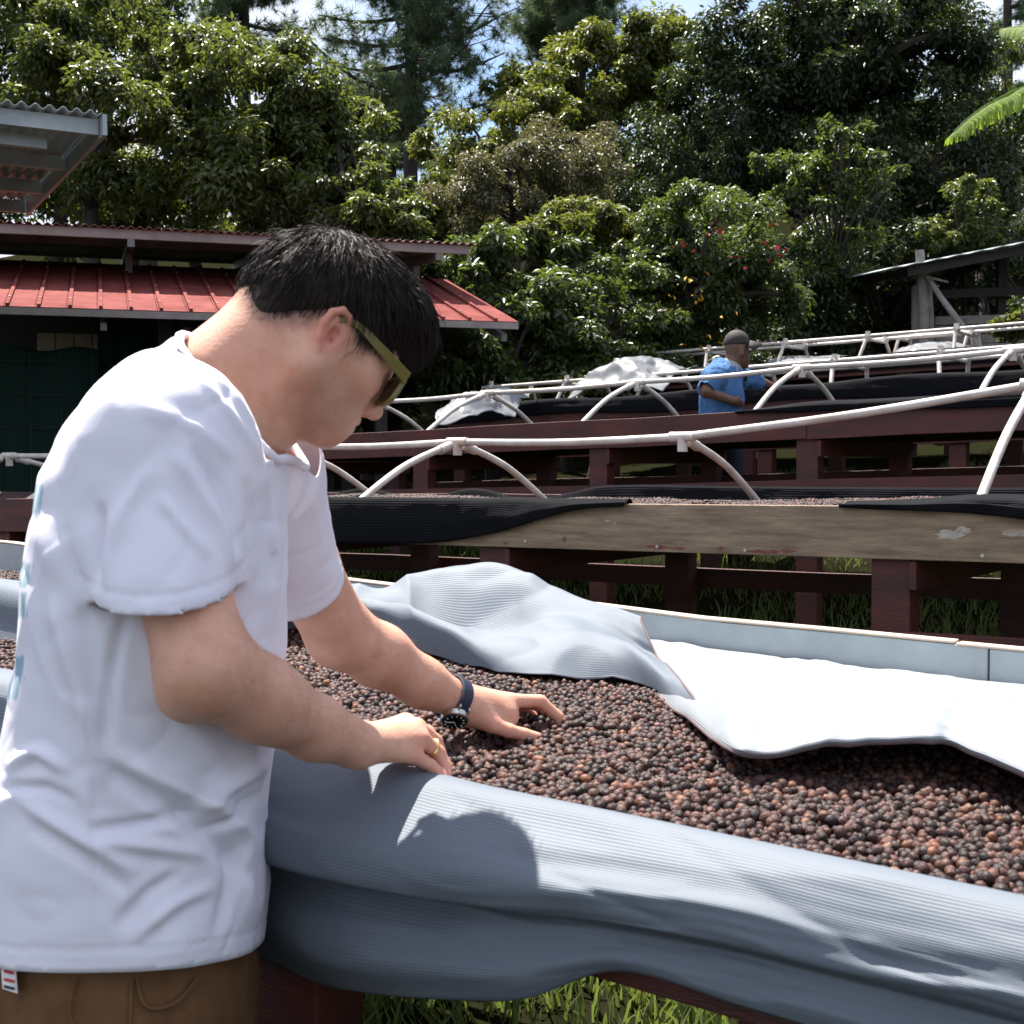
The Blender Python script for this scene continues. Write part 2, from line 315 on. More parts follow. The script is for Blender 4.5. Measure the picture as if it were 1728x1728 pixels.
def box_frame(k, us, v0, v1, h, label, drop=0):
    row = ROW[k]; c0 = row.W(us[0], v0); root = empty('pipe_frame', (c0.x, c0.y, row.zr), label, 'pipe frame', 'white pipe frames over the drying beds')
    for v in (v0 + .16, v1 - .16):
        pts = [row.W(u, v, h + .03 + .012 * math.sin(u * 5 + v)) for u in np.linspace(us[0] - .1, us[-1] + .3, 8)]
        pipe(pts, .0165, root, 'rail_pipe', 30)
    for u in us:
        q = .05 * math.sin(u * 9)
        pipe([row.W(u + q, v0, -.03), row.W(u, v0 + .12, h)], .0165, root, 'leg_pipe', 3); pipe([row.W(u - q, v1, -.03), row.W(u, v1 - .12, h)], .0165, root, 'leg_pipe', 3)
        pipe([row.W(u, v0 + .12, h), row.W(u, v1 - .12, h)], .0165, root, 'cross_pipe', 3)
        for v in (v0 + .16, v1 - .16): tee(row.W(u, v, h + .015), root, VV3, ZZ, .023)
    return root
box_frame(4, [-.4 + .82 * i for i in range(11)], .08, 1.05, .17, 'white squared pipe frame on the bed hung with black mesh')
box_frame(5, [1.5 + .86 * i for i in range(10)], .06, .85, .2, 'white squared pipe frame on the farthest bed before the timber shed')
box_frame(5, [4.1 + .7 * i for i in range(6)], .92, 1.5, .26, 'shorter white pipe frame lying along the back of the farthest bed')
# ------------------------------------------------------------------ black mesh cloths on the beds
def mesh_cloth(k, stations, label, name='black_mesh_cloth', nu=120, nvv=26, wr=.006):
    """stations: list of (u, [(v, w), ...]) profiles across the bed"""
    row = ROW[k]; A = np.array([[(*row.W(u, v, w_),) for v, w_ in prof] for u, prof in stations])
    G = catmull(A, nu); G = catmull(np.transpose(G, (1, 0, 2)), nvv); G = np.transpose(G, (1, 0, 2)).copy()
    n = vnoise(G.reshape(-1, 3) * (1, 1, 2.5), 9, 5).reshape(G.shape[:2]) + .5 * vnoise(G.reshape(-1, 3), 26, 8).reshape(G.shape[:2])
    G[..., 0] -= VX * n * wr; G[..., 1] -= VY * n * wr
    o = sheet(name, G, M['black_mesh'], None, .004); return tag(o, label, 'mesh cloth', 'black mesh cloths hung on the beds')
def prof(vin, top, vout, bot): return [(vin + .05, -.10), (vin + .02, -.05), (vin, top - .012), (vin - .018, top), (vout, top - .014), (vout - .012, (top + bot) * .4), (vout - .016, (top + bot) * .7), (vout - .012, bot)]
mesh_cloth(2, [(u, prof(.022, .016, -.026, b)) for u, b in ((-1.9, -.17), (-1.5, -.175), (-1.1, -.17), (-.7, -.165), (-.35, -.155), (-.05, -.11), (.18, -.05), (.32, -.02), (.5, -.008))], 'black mesh hung over the near side of the plywood bed, tapering off')
mesh_cloth(2, [(u, [(1.50, -.11), (1.52, -.07), (1.55, -.02), (1.562, t), (1.58, t + .004), (1.602, t - .01), (1.607, -.06), (1.61, -.12)]) for u, t in ((-2.4, -.03), (-2.1, .02), (-1.7, -.035), (-1.35, .02), (-1.0, -.03), (-.75, .0), (-.5, .035), (.2, .03), (1.2, .025), (2.2, .03), (3.3, .03), (4.1, .03))], 'black mesh lining the far side of the plywood bed')
mesh_cloth(2, [(u, prof(.06, t, -.03, b)) for u, t, b in ((1.28, .012, -.005), (1.5, .02, -.012), (1.7, .035, -.02), (1.95, .03, -.05), (2.3, .02, -.12), (2.8, .02, -.15))], 'twisted black mesh gathered on the rim at the end of the plywood', wr=.012)
mesh_cloth(3, [(u, prof(.05, t, -.03, b)) for u, t, b in ((1.55, .004, -.004), (1.75, .02, -.014), (2.0, .035, -.02), (2.3, .03, -.022), (2.8, .028, -.045), (3.5, .03, -.05), (5, .03, -.05), (6.3, .03, -.05))], 'black mesh folded over the rim of the dark red bed')
mesh_cloth(3, [(u, [(1.50, -.11), (1.52, -.07), (1.55, -.02), (1.562, .02), (1.58, .024), (1.602, .012), (1.607, -.06), (1.61, -.14)]) for u in np.linspace(-2.2, 6.4, 12)], 'black mesh lining the far side of the dark red bed')
mesh_cloth(4, [(u, prof(.03, .02 + .012 * math.sin(u * 4), -.03, -.12 + .02 * math.sin(u * 3))) for u in np.linspace(-.65, 8.5, 22)], 'black mesh hung over the near side of the bed behind the blue shirt')
mesh_cloth(4, [(u, [(1.50, -.11), (1.52, -.07), (1.55, .0), (1.562, .05), (1.58, .055), (1.602, .04), (1.607, -.06), (1.61, -.14)]) for u in np.linspace(-.65, 8.5, 14)], 'black mesh standing along the back of the bed behind the blue shirt')
mesh_cloth(5, [(u, prof(.03, .02 + .012 * math.sin(u * 3), -.03, -.13)) for u in np.linspace(1.3, 10.4, 20)], 'black mesh hung over the near side of the farthest bed')
# ------------------------------------------------------------------ crumpled plastic sheets lying on the far frames
def tarp(corners, hgt, seed, label, nn=56, amp=.05, m='plastic'):
    """corners a,b,c,d as points; a hump between them"""
    a, b, c, d = [np.array(q) for q in corners]; s = np.linspace(0, 1, nn); G = np.zeros((nn, nn, 3))
    for i, x in enumerate(s):
        for j, y in enumerate(s): G[i, j] = (a * (1 - x) + b * x) * (1 - y) + (d * (1 - x) + c * x) * y + np.array([0, 0, hgt * math.sin(math.pi * min(1, .12 + .88 * x)) * math.sin(math.pi * (.08 + .84 * y)) ** .8])
    q = G.reshape(-1, 3); n = 1 - np.abs(vnoise(q * (1, .6, 1), 4, seed)) + .35 * np.abs(vnoise(q, 10, seed + 1)) + .1 * np.abs(vnoise(q, 24, seed + 2)) - .4
    G[..., 2] += (amp * (n - .5)).reshape(nn, nn); G[..., 0] += (amp * .8 * vnoise(q, 7, seed + 5)).reshape(nn, nn)
    return tag(sheet('plastic_sheet', G, M[m], None, .004), label, 'plastic sheet', 'crumpled plastic sheets left on the frames')
r4 = ROW[4]; r5 = ROW[5]; r3 = ROW[3]
tarp([P(735, 722, 10.6), P(760, 668, 11.2), P(905, 664, 11.9), P(870, 700, 11.2)], .16, 3, 'crumpled white plastic sheet heaped on the end of the mesh bed', amp=.07)
M['grey_tarp'] = mat('grey_tarpaulin', (.12, .13, .14), .45, col2=(.3, .3, .31), vscale=2.2); add_translucent(M['grey_tarp'], (.25, .26, .27), .25)
tarp([P(960, 672, 11.7), P(1030, 632, 12.3), P(1175, 622, 12.0), P(1120, 660, 11.2)], .22, 12, 'grey and clear tarpaulin heaped up beside the man in the blue shirt', amp=.08, m='grey_tarp')
tarp([P(1500, 606, 13.2), P(1520, 592, 13.9), P(1640, 586, 13.7), P(1590, 600, 12.9)], .1, 22, 'small crumpled plastic sheet on the farthest bed', amp=.06)
tarp([P(1290, 622, 13.4), P(1300, 606, 14.2), P(1430, 600, 13.9), P(1400, 614, 13.2)], .06, 31, 'long crumpled plastic sheet lying low among the far pipes', amp=.05)
# ------------------------------------------------------------------ farm building with the red roof
def corrugated(name, O, A, B, pitch, amp, m, parent, thick=.004, n_b=2):
    """sheet spanned by A (across the waves) and B (along the waves)"""
    n = max(8, int(A.length / pitch * 8)); nrm = A.cross(B).normalized(); G = np.zeros((n + 1, n_b, 3))
    for i in range(n + 1):
        s = i / n
        for j in range(n_b): G[i, j] = O + A * s + B * (j / (n_b - 1)) + nrm * amp * math.sin(2 * math.pi * s * A.length / pitch)
    return sheet(name, G, m, parent, thick)
EL = Vector((-.957, -.288, 0)); NB = Vector((-.288, .957, 0))
c0 = P(875, 543, 11.7)
barn = empty('farm_building', (c0.x - 2.5, c0.y + 1.5, float(ground_z(c0.x - 2.5, c0.y + 1.5))), 'dark open farm building with a red ribbed lower roof and rusty corrugated upper roof', 'building')
SL = (NB * 2.6 + ZZ * .70); sn = EL.cross(SL).normalized()
if sn.z < 0: sn = -sn
pw = .23
for i in range(24):                                   # each roof sheet with its standing rib
    o0 = c0 + EL * (pw * i); tw = random.uniform(-.004, .004)
    mb = MB(); w1 = EL * (pw - .004)
    mb.hexa([o0 - sn * .004, o0 + w1 - sn * .004, o0 + w1 + SL - sn * .004, o0 + SL - sn * .004, o0, o0 + w1, o0 + w1 + SL, o0 + SL])
    r0 = o0 + EL * (pw - .03) + sn * .012
    mb.bar(r0, r0 + SL, EL * .014, sn * .012); mb.build('roof_sheet', M['red_roof'], barn)
    for f in (.12, .46, .8):
        q = o0 + EL * (pw - .03) + SL * f + sn * .026; MB().tube([q - sn * .006, q + sn * .005], .009, 6).build('roof_screw', M['screw'], barn)
MB().bar(c0 - ZZ * .035 + NB * .02, c0 + EL * 5.5 - ZZ * .035 + NB * .02, NB * .02, ZZ * .028).build('eave_beam', M['fascia'], barn)
for f in (.5, 1.0):
    q = c0 + SL * f - sn * .07; MB().bar(q - EL * .0, q + EL * 5.5, NB * .025, sn * .05).build('purlin', M['roof_under'], barn)
for i in (0, 1.1, 2.2, 3.3, 4.4, 5.4):
    q = c0 + EL * (i + .1) - sn * .15; MB().bar(q + SL * .02, q + SL, EL * .025, sn * .03).build('rafter', M['roof_under'], barn)
# short translucent sheets under the eave
u0 = P(805, 412, 12.75)
UPS = NB * 3.4 + ZZ * .30
up = corrugated('upper_roof_sheet', u0, EL * 5.6, UPS, .076, .012, M['rust_roof'], barn)
for f in (.02, .36, .7, .98):
    q = u0 + UPS * f - ZZ * .055; MB().bar(q + EL * .06, q + EL * 5.6, NB * .022, ZZ * .04).build('purlin', M['fascia'] if f < .1 else M['roof_under'], barn)
for i in (.35, 1.9, 3.1, 4.6, 5.5):
    q = u0 + EL * i - ZZ * .12; MB().bar(q + UPS * .015, q + UPS, EL * .03, ZZ * .04).build('rafter', M['roof_under'], barn)
    p = u0 + EL * i + UPS * .30; zt = p.z - .16; MB().bar((p.x, p.y, zt - .42), (p.x, p.y, zt), EL * .03, NB * .03).build('upper_post', M['old_wood'], barn)
for i in (1.05, 2.9, 4.9):                            # posts that carry the lower roof
    for nf in (.75, 2.5):
        p = c0 + EL * i + NB * nf; gz_ = float(ground_z(p.x, p.y)); MB().bar((p.x, p.y, gz_ - .1), (p.x, p.y, c0.z + nf * .27 - .2), EL * .05, NB * .05).build('post', M['dark_wood'], barn)
def wallquad(i0, i1, nf, z0, z1, m, name, t=.02):
    a = c0 + EL * i0 + NB * nf; b = c0 + EL * i1 + NB * nf; a.z = b.z = (z0 + z1) / 2
    return MB().bar(a, b, NB * t / 2, ZZ * (z1 - z0) / 2)
bk = wallquad(1.0, 5.6, 3.6, .5, 3.5, None, '').build('added_back_wall', M['dark_wood'], barn)  # wall added inside to keep the interior dark
for i in range(8): wallquad(2.7 + .16 * i, 2.7 + .16 * i + .15, 1.9, .7, 2.62, None, '').build('wall_board', M['beige_wall'], barn, bevel=.004)
wallquad(2.62, 2.69, 1.88, .6, 2.7, None, '', .06).build('door_jamb', M['beige_wall'], barn)
def netting(i0, i1, z0, z1, nf, seed):
    n, m_ = 60, 40; G = np.zeros((n, m_, 3))
    for a in range(n):
        for b in range(m_):
            p = c0 + EL * (i0 + (i1 - i0) * a / (n - 1)) + NB * (nf + .025 * math.sin(a * .55 + seed) + .012 * math.sin(a * .2 + b * .3)); G[a, b] = (p.x, p.y, z0 + (z1 - z0) * b / (m_ - 1) + (.02 * math.sin(a * .4) if b > m_ - 4 else 0))
    return sheet('netting', G, M['green_net'], barn, .004)
netting(3.45, 5.6, .55, 2.42, 1.1, 1); netting(2.75, 3.45, .6, 2.72, 1.5, 2)
for i in range(9):                                    # wire grid holding the netting
    p = c0 + EL * (3.5 + .25 * i) + NB * 1.06; MB().tube([(p.x, p.y, .6), (p.x, p.y, 2.42)], .004, 5).build('wire', M['dark_wood'], barn)
for i in range(6):
    p = c0 + NB * 1.055; z = .9 + .28 * i; a = p + EL * 3.45; b = p + EL * 5.6; MB().tube([(a.x, a.y, z), (b.x, b.y, z)], .004, 5).build('wire', M['dark_wood'], barn)
# ------------------------------------------------------------------ zinc lean-to roof, seen from below
g0 = P(170, 200, 8.0); gb = P(40, 338, 10.5); GB = gb - g0; GB.z = -.02; GA = Vector((-.874, -.485, 0)) * 2.6
lean = empty('lean_to_roof', (g0.x - 1.6, g0.y + 1, float(ground_z(g0.x - 1.6, g0.y + 1))), 'grey zinc lean-to roof with bare purlins sticking out before the trees', 'roof')
corrugated('roof_sheet', g0 + ZZ * .03, GA, GB, .076, .013, M['galv'], lean)
gu = GB.normalized(); ga = GA.normalized()
for f in (.03, .40, .70, .985):
    q = g0 + GB * f - ZZ * .035; MB().bar(q, q + GA, gu * .02, ZZ * .045).build('purlin', M['galv'], lean)
MB().bar(g0 - ZZ * .04 - ga * .018 - gu * .03, g0 + GB - ZZ * .04 - ga * .018, ga * .012, ZZ * .06).build('edge_beam', M['galv'], lean)
for f in (.1, .9):
    q = g0 + GB * f + GA * .75; gz_ = float(ground_z(q.x, q.y)); MB().bar((q.x, q.y, gz_ - .1), (q.x, q.y, g0.z - .07), ga * .05, gu * .05).build('post', M['galv'], lean)
    q2 = g0 + GB * f - ZZ * .115; MB().bar(q2 + GA * .1, q2 + GA, gu * .03, ZZ * .035).build('beam', M['galv'], lean)
# ------------------------------------------------------------------ old timber shed at the right
sh0 = P(1556, 570, 16.0); shg = float(ground_z(sh0.x, sh0.y))
shed = empty('timber_shed', (sh0.x + 1, sh0.y + 1, shg), 'old open timber shed with a leaning pole brace and a dark low roof', 'shed')
a = P(1492, 456, 15.6); b = P(1760, 404, 15.2); c = P(1760, 420, 19.5); d = P(1500, 466, 20)
nn = 26; G = np.zeros((nn, 4, 3))
for i in range(nn):
    s = i / (nn - 1)
    for j in range(4): G[i, j] = (a * (1 - s) + (a + (b - a) * 1.7) * s) + Vector((0, 2.6 * j / 3, .22 * j / 3)) + ZZ * (.012 * (i % 2))
sheet('roof_sheet', G, M['galv'], shed, .012)
dx = (b - a).normalized()
for j in (.15, 1.3, 2.4):
    q = a + Vector((0, j, -.075 + .22 * j / 2.6)); MB().bar(q + dx * .3, q + dx * 3.1, Vector((0, .03, 0)), ZZ * .05).build('roof_beam', M['dark_wood'], shed)
def zp(px, py0, py1, d_, wd, name, m, dd=.05):
    p0, p1 = P(px, py0, d_), P(px, py1, d_); return MB().bar(p0, p1, Vector((wd, 0, 0)), Vector((0, dd, 0))).build(name, M[m], shed, bevel=.01)
pp = P(1552, 422, 15.9); MB().tube([(sh0.x - .02, sh0.y - .1, shg - .1), P(1560, 520, 15.9), P(1555, 465, 15.9), pp], [.07, .062, .06, .05], 8).build('post', M['old_wood'], shed, True)
MB().tube([P(1564, 466, 15.85), P(1590, 505, 15.6), P(1640, 572, 15.2), P(1672, 615, 15.0)], [.03, .035, .04, .04], 8).build('brace', M['old_wood'], shed, True)
MB().tube([P(1563, 467, 15.8), P(1600, 476, 15.7)], [.018, .012], 6).build('stick', M['old_wood'], shed, True)
MB().tube([P(1568, 470, 15.9), P(1572, 540, 15.9), P(1572, 620, 15.9)], [.025, .03, .03], 6).build('strut', M['old_wood'], shed, True)
pl0, pl1 = P(1556, 482, 16.1), P(1556, 640, 16.1); MB().bar(pl0, pl1, Vector((.11, 0, 0)), Vector((0, .06, 0))).build('pillar', M['old_wood'], shed, bevel=.01)
for px in (1690, 1800, 1850):
    p0 = P(px, 430, 16.6); MB().bar((p0.x, p0.y, shg - .1), (p0.x, p0.y, p0.z + .05), Vector((.05, 0, 0)), Vector((0, .05, 0))).build('post', M['dark_wood'], shed)
for k in range(4):
    y0 = 534 + k * 16; q0, q1 = P(1578, y0 + 7.5, 16.3), P(1900, y0 - 2, 16.3); MB().bar(q0, q1, Vector((0, .012, 0)), ZZ * .05).build('wall_board', M['old_wood'], shed, bevel=.004)
q0, q1 = P(1578, 497, 16.3), P(1900, 484, 16.3); MB().bar(q0, q1, Vector((0, .02, 0)), ZZ * .05).build('wall_rail', M['dark_wood'], shed)
# ------------------------------------------------------------------ trees and shrubs
LM = {
 'glossy': leafmat('leaf_glossy', (.036, .057, .015), (.08, .093, .022), (.17, .21, .03), .38, .38),
 'yellow': leafmat('leaf_yellow_green', (.044, .062, .015), (.096, .10, .02), (.2, .23, .026), .4, .42),
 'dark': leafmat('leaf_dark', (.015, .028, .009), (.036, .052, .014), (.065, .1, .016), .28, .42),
 'brown': leafmat('leaf_olive_brown', (.075, .085, .035), (.14, .105, .055), (.2, .19, .06), .3, .45),
 'shrub': leafmat('leaf_shrub', (.028, .047, .013), (.062, .078, .02), (.13, .18, .025), .4, .38),
 'pine': leafmat('pine_needles', (.035, .065, .028), (.075, .10, .04), (.13, .19, .06), .3, .5)}
M['petal'] = mat('red_petals', (.55, .05, .05), .6); M['yleaf'] = mat('yellow_leaf', (.55, .33, .03), .6)
def put_tone(me, tone):
    at = me.attributes.new('tone', 'FLOAT', 'POINT'); at.data.foreach_set('value', tone.astype(np.float32))
def leaves(blobs, n, size, rng, droop=.5, clumps=26, cr=.26, aspect=.42):
    """blobs: list of (centre, radii); leaf faces folded on the midrib, gathered in clumps"""
    vol = np.array([r[0] * r[2] for _, r in blobs]); ks = rng.choice(len(blobs), n, p=vol / vol.sum()); C = np.zeros((n, 3)); CC = np.zeros((n, 3)); RR = np.zeros(n)
    for b, (c, r) in enumerate(blobs):
        c, r = np.array(c), np.array(r); m = ks == b; q = rng.normal(size=(clumps, 3)); q /= np.linalg.norm(q, axis=1)[:, None]
        q *= (rng.random(clumps) ** .4)[:, None]; cc = c + q * r; csz = cr * r.mean() * rng.uniform(.55, 1.35, clumps)
        k = rng.integers(0, clumps, m.sum()); off = rng.normal(size=(m.sum(), 3)); off /= np.linalg.norm(off, axis=1)[:, None]; off *= (rng.random(m.sum()) ** .45)[:, None]
        C[m] = cc[k] + off * csz[k][:, None] * (1.1, 1.1, .8); CC[m] = cc[k]; RR[m] = csz[k]
    out = (C - CC) / (RR[:, None] + 1e-6); nrm = out * .7 + rng.normal(size=(n, 3)) * .5 + np.array([0, 0, .7]); nrm /= np.linalg.norm(nrm, axis=1)[:, None]
    d = out + rng.normal(size=(n, 3)) * .6 - np.array([0, 0, droop]); d -= nrm * (d * nrm).sum(1)[:, None]; d /= np.linalg.norm(d, axis=1)[:, None] + 1e-9
    s = np.cross(nrm, d); L = size * rng.uniform(.6, 1.35, n)[:, None]; W_ = L * aspect * .5
    base = C; tip = C + d * L; fold = nrm * W_ * .45
    V = np.stack([base, C + d * L * .45 + s * W_ + fold, tip - nrm * L * .12, C + d * L * .45 - s * W_ + fold], 1).reshape(-1, 3)
    i = np.arange(n)[:, None] * 4; F = np.concatenate([i + [0, 1, 2], i + [0, 2, 3]])
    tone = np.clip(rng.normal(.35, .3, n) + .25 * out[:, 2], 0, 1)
    return V, F, np.repeat(tone, 4), CC
def tree(name, blobs, n, size, mname, label, cat='tree', base=None, seed=1, trunk_r=.12, lean=(0, 0), group=None, **kw):
    """blobs in (px, py, distance, rx px, ry px[, depth radius])"""
    rng = np.random.default_rng(seed); B = []
    for (px, py, d_, rx, ry, *dr) in blobs:
        s = d_ / FPX; B.append((P(px, py, d_), (rx * s, dr[0] if dr else (rx + ry) / 2 * s, ry * s)))
    c = np.mean([np.array(b[0]) for b in B], 0); bx, by = (base if base else (c[0], c[1] + .2)); gz_ = float(ground_z(bx, by))
    root = empty(name, (bx, by, gz_), label, cat, group)
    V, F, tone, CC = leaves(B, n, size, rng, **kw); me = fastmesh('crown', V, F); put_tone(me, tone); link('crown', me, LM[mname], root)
    mb = MB(); low = min(b[0].z - b[1][2] * .5 for b in B); top = Vector((c[0], c[1], max(low, gz_ + .4)))
    b0 = Vector((bx, by, gz_ - .15)); mb.tube(catmull([b0, (b0 + top) / 2 + Vector((rng.uniform(-.1, .1), 0, 0)), top], 8), list(np.linspace(trunk_r * 1.3, trunk_r * .75, 8)), 8)
    mb.build('trunk', M['bark'], root, True); limb = MB()
    for (bc, br) in B:
        ends = CC[rng.integers(0, len(CC), 7)]
        for e in ends:
            e = Vector(e); mid = top.lerp(e, .5) + Vector((rng.uniform(-.15, .15), rng.uniform(-.15, .15), .15)); limb.tube(catmull([top - ZZ * .1, mid, e], 7), list(np.linspace(trunk_r * .5, .012, 7)), 5)
    limb.build('limb', M['bark'], root, True)
    return root
tg = 'trees and shrubs on the slope behind the beds'
tree('broadleaf_tree', [(60, 150, 17.5, 150, 190), (230, 170, 17.2, 150, 170), (160, 60, 18, 130, 90)], 30000, .10, 'glossy', 'tall glossy broadleaf tree rising above the zinc lean-to roof', seed=11, group=tg, base=(-5.4, 17.6))
tree('broadleaf_tree', [(390, 240, 17.0, 170, 150), (330, 120, 17.4, 110, 80), (500, 190, 17.6, 130, 110), (480, 310, 16.8, 130, 80)], 32000, .10, 'glossy', 'glossy broadleaf tree behind the rusty upper roof of the farm building', seed=12, group=tg, base=(-3.4, 17.4))
tree('broadleaf_tree', [(150, 300, 19.5, 190, 70), (300, 330, 19.5, 160, 60)], 14000, .09, 'yellow', 'low yellow-green tree seen under the crowns behind the farm building', seed=13, group=tg)
tree('broadleaf_tree', [(600, 340, 16.2, 100, 70), (570, 250, 17, 80, 110), (660, 370, 16.0, 70, 55)], 16000, .085, 'glossy', 'small glossy tree just above the end of the rusty roof', seed=14, group=tg, base=(-1.7, 16.6))
tree('broadleaf_tree', [(1010, 120, 23, 120, 90), (1090, 90, 23, 100, 80), (940, 190, 22.5, 110, 70), (880, 150, 23, 60, 50)], 30000, .115, 'yellow', 'bright yellow-green tree beside the dark round pine crown', seed=15, group=tg, base=(1.5, 23.2))
tree('broadleaf_tree', [(800, 255, 21, 95, 70), (900, 210, 21, 80, 60), (770, 330, 20.5, 60, 60)], 16000, .09, 'yellow', 'mid green tree to the side of the pine trunk above the olive bush', seed=16, group=tg)
tree('olive_bush', [(890, 300, 18, 140, 85), (820, 350, 17.8, 110, 60), (990, 270, 18.2, 90, 70)], 26000, .06, 'brown', 'olive-brown bush with rusty tips below the yellow-green tree', 'bush', seed=17, group=tg, trunk_r=.07)
tree('green_bush', [(1000, 375, 16, 80, 45), (920, 410, 15, 90, 50)], 12000, .075, 'yellow', 'light green bush under the olive-brown bush', 'bush', seed=18, group=tg, trunk_r=.06)
tree('green_bush', [(830, 470, 14.3, 120, 80), (770, 580, 13.6, 100, 90), (900, 560, 14, 110, 100), (860, 650, 13.6, 140, 60)], 26000, .085, 'shrub', 'leafy green bush beside the tip of the red roof', 'bush', seed=19, group=tg, trunk_r=.07)
tree('green_bush', [(980, 500, 14.6, 110, 90), (960, 610, 14.2, 120, 80), (1060, 590, 14.6, 110, 80)], 20000, .08, 'shrub', 'dense green bush behind the heaped grey tarpaulin', 'bush', seed=20, group=tg, trunk_r=.07)
fl = tree('flowering_bush', [(1210, 400, 15.2, 110, 110), (1140, 480, 15.0, 110, 110), (1260, 480, 15.0, 90, 90), (1110, 400, 15.4, 70, 70)], 30000, .07, 'shrub', 'tall bush dotted with red flowers and yellow leaves behind the man in blue', 'bush', seed=21, group=tg, trunk_r=.08)
def dots(blobs, n, s, m, parent, name, seed):
    rng = np.random.default_rng(seed); B = [(P(px, py, d_), (rx * d_ / FPX, .5, ry * d_ / FPX)) for px, py, d_, rx, ry in blobs]
    V, F, tone, _ = leaves(B, n, s, rng, clumps=7, cr=.35, aspect=.8); o = link(name, fastmesh(name, V, F), m, parent); o['kind'] = 'stuff'; return o
dots([(1290, 420, 14.4, 45, 30), (1250, 440, 14.3, 30, 25), (1210, 400, 14.4, 60, 40)], 26, .06, M['petal'], fl, 'flowers', 3)
dots([(1170, 500, 14.2, 60, 60), (1190, 590, 14.2, 30, 40)], 26, .07, M['yleaf'], fl, 'yellow_leaves', 4)
tree('broadleaf_tree', [(1250, 130, 21, 130, 100), (1400, 100, 20.5, 150, 120), (1560, 100, 20.5, 130, 120), (1330, 30, 21, 110, 60), (1500, 20, 21, 120, 60)], 46000, .10, 'dark', 'huge dark tree whose crown fills the slope above the timber shed', seed=22, group=tg, base=(5.3, 21.5), trunk_r=.2, clumps=34)
tree('broadleaf_tree', [(1360, 260, 20.8, 170, 120), (1540, 280, 20.6, 150, 130), (1230, 270, 21.5, 110, 90), (1660, 300, 20, 90, 150)], 40000, .09, 'dark', 'dark shaded tree hanging low behind the flowering bush', seed=23, group=tg, base=(4.6, 22), trunk_r=.16, clumps=34)
tree('broadleaf_tree', [(1450, 430, 19, 170, 100), (1330, 520, 18, 130, 90), (1520, 520, 18.6, 150, 80), (1650, 430, 18.6, 110, 90)], 30000, .08, 'dark', 'deep shaded undergrowth tree behind the timber shed', seed=24, group=tg, base=(5.2, 19))
tree('young_tree', [(1420, 235, 17.5, 60, 30), (1350, 272, 17.6, 80, 26), (1390, 330, 17.5, 85, 34), (1430, 400, 17.5, 60, 34), (1450, 290, 17.4, 70, 40), (1400, 450, 17.6, 90, 60)], 9000, .085, 'shrub', 'slim young tree with tiered light leaves before the dark crowns', seed=25, group=tg, trunk_r=.02, clumps=12)
tree('climbing_vine', [(1640, 350, 18, 40, 60), (1655, 420, 18, 35, 40), (1590, 400, 18, 45, 30)], 9000, .07, 'glossy', 'sunlit vine hanging at the side of the dark crowns over the shed roof', 'vine', seed=26, group=tg, trunk_r=.03)
tree('green_bush', [(1710, 550, 13.2, 40, 20)], 2200, .06, 'yellow', 'small light green bush in front of the timber shed wall', 'bush', seed=27, group=tg, trunk_r=.02)
tree('broadleaf_tree', [(1120, 300, 25, 130, 120), (980, 340, 24, 120, 100), (740, 380, 23, 130, 90)], 26000, .10, 'dark', 'shaded tree deep behind the olive-brown bush', seed=28, group=tg, base=(1.5, 25.5))
tree('broadleaf_tree', [(1070, 500, 19, 150, 120), (1180, 620, 17, 140, 70), (1380, 620, 17.5, 150, 60), (900, 640, 17, 150, 80)], 26000, .09, 'dark', 'dark thicket tree filling in behind the flowering bush', seed=29, group=tg, base=(1.6, 19.5))
tree('broadleaf_tree', [(700, 520, 18, 120, 120), (620, 600, 17.5, 120, 100)], 14000, .09, 'dark', 'dark thicket tree behind the corner of the farm building', seed=30, group=tg)
tree('broadleaf_tree', [(1690, 130, 24, 70, 90), (1720, 220, 23, 70, 80)], 9000, .08, 'glossy', 'thin airy tree standing behind the banana leaf', seed=31, group=tg, base=(8.6, 24.5), trunk_r=.08, clumps=14)
for k_, (bl, n_, bs, lb_) in enumerate((
  ([(60, 60, 21, 130, 110), (230, 30, 22, 110, 80), (20, 250, 21, 120, 120)], 16000, (-7.6, 21.5), 'tall tree deep behind the zinc lean-to roof'),
  ([(300, 330, 23, 190, 110), (500, 300, 23, 150, 110), (120, 330, 22, 150, 90)], 18000, (-4.6, 24), 'shaded tree low behind the farm building roof'),
  ([(640, 370, 27, 130, 70), (800, 350, 27, 110, 80)], 16000, (-1.4, 28), 'shaded tree at the foot of the tall open pine'),
  ([(1000, 260, 28, 150, 100), (1180, 220, 28, 120, 120), (1150, 400, 26, 150, 130)], 18000, (3.0, 29), 'shaded tree high up behind the yellow-green tree'),
  ([(1600, 250, 26, 140, 130), (1700, 430, 24, 130, 130), (1500, 480, 23, 150, 120), (1710, 560, 22, 110, 90)], 20000, (9.0, 26), 'shaded tree far behind the timber shed'),
  ([(760, 560, 17, 130, 140), (640, 480, 18, 130, 130), (560, 640, 16.5, 130, 110)], 16000, (-1.6, 18), 'shaded thicket tree behind the red roof corner'))):
    tree('broadleaf_tree', bl, n_, .13, 'dark', lb_, seed=60 + k_, base=bs, group=tg, clumps=24, cr=.34)
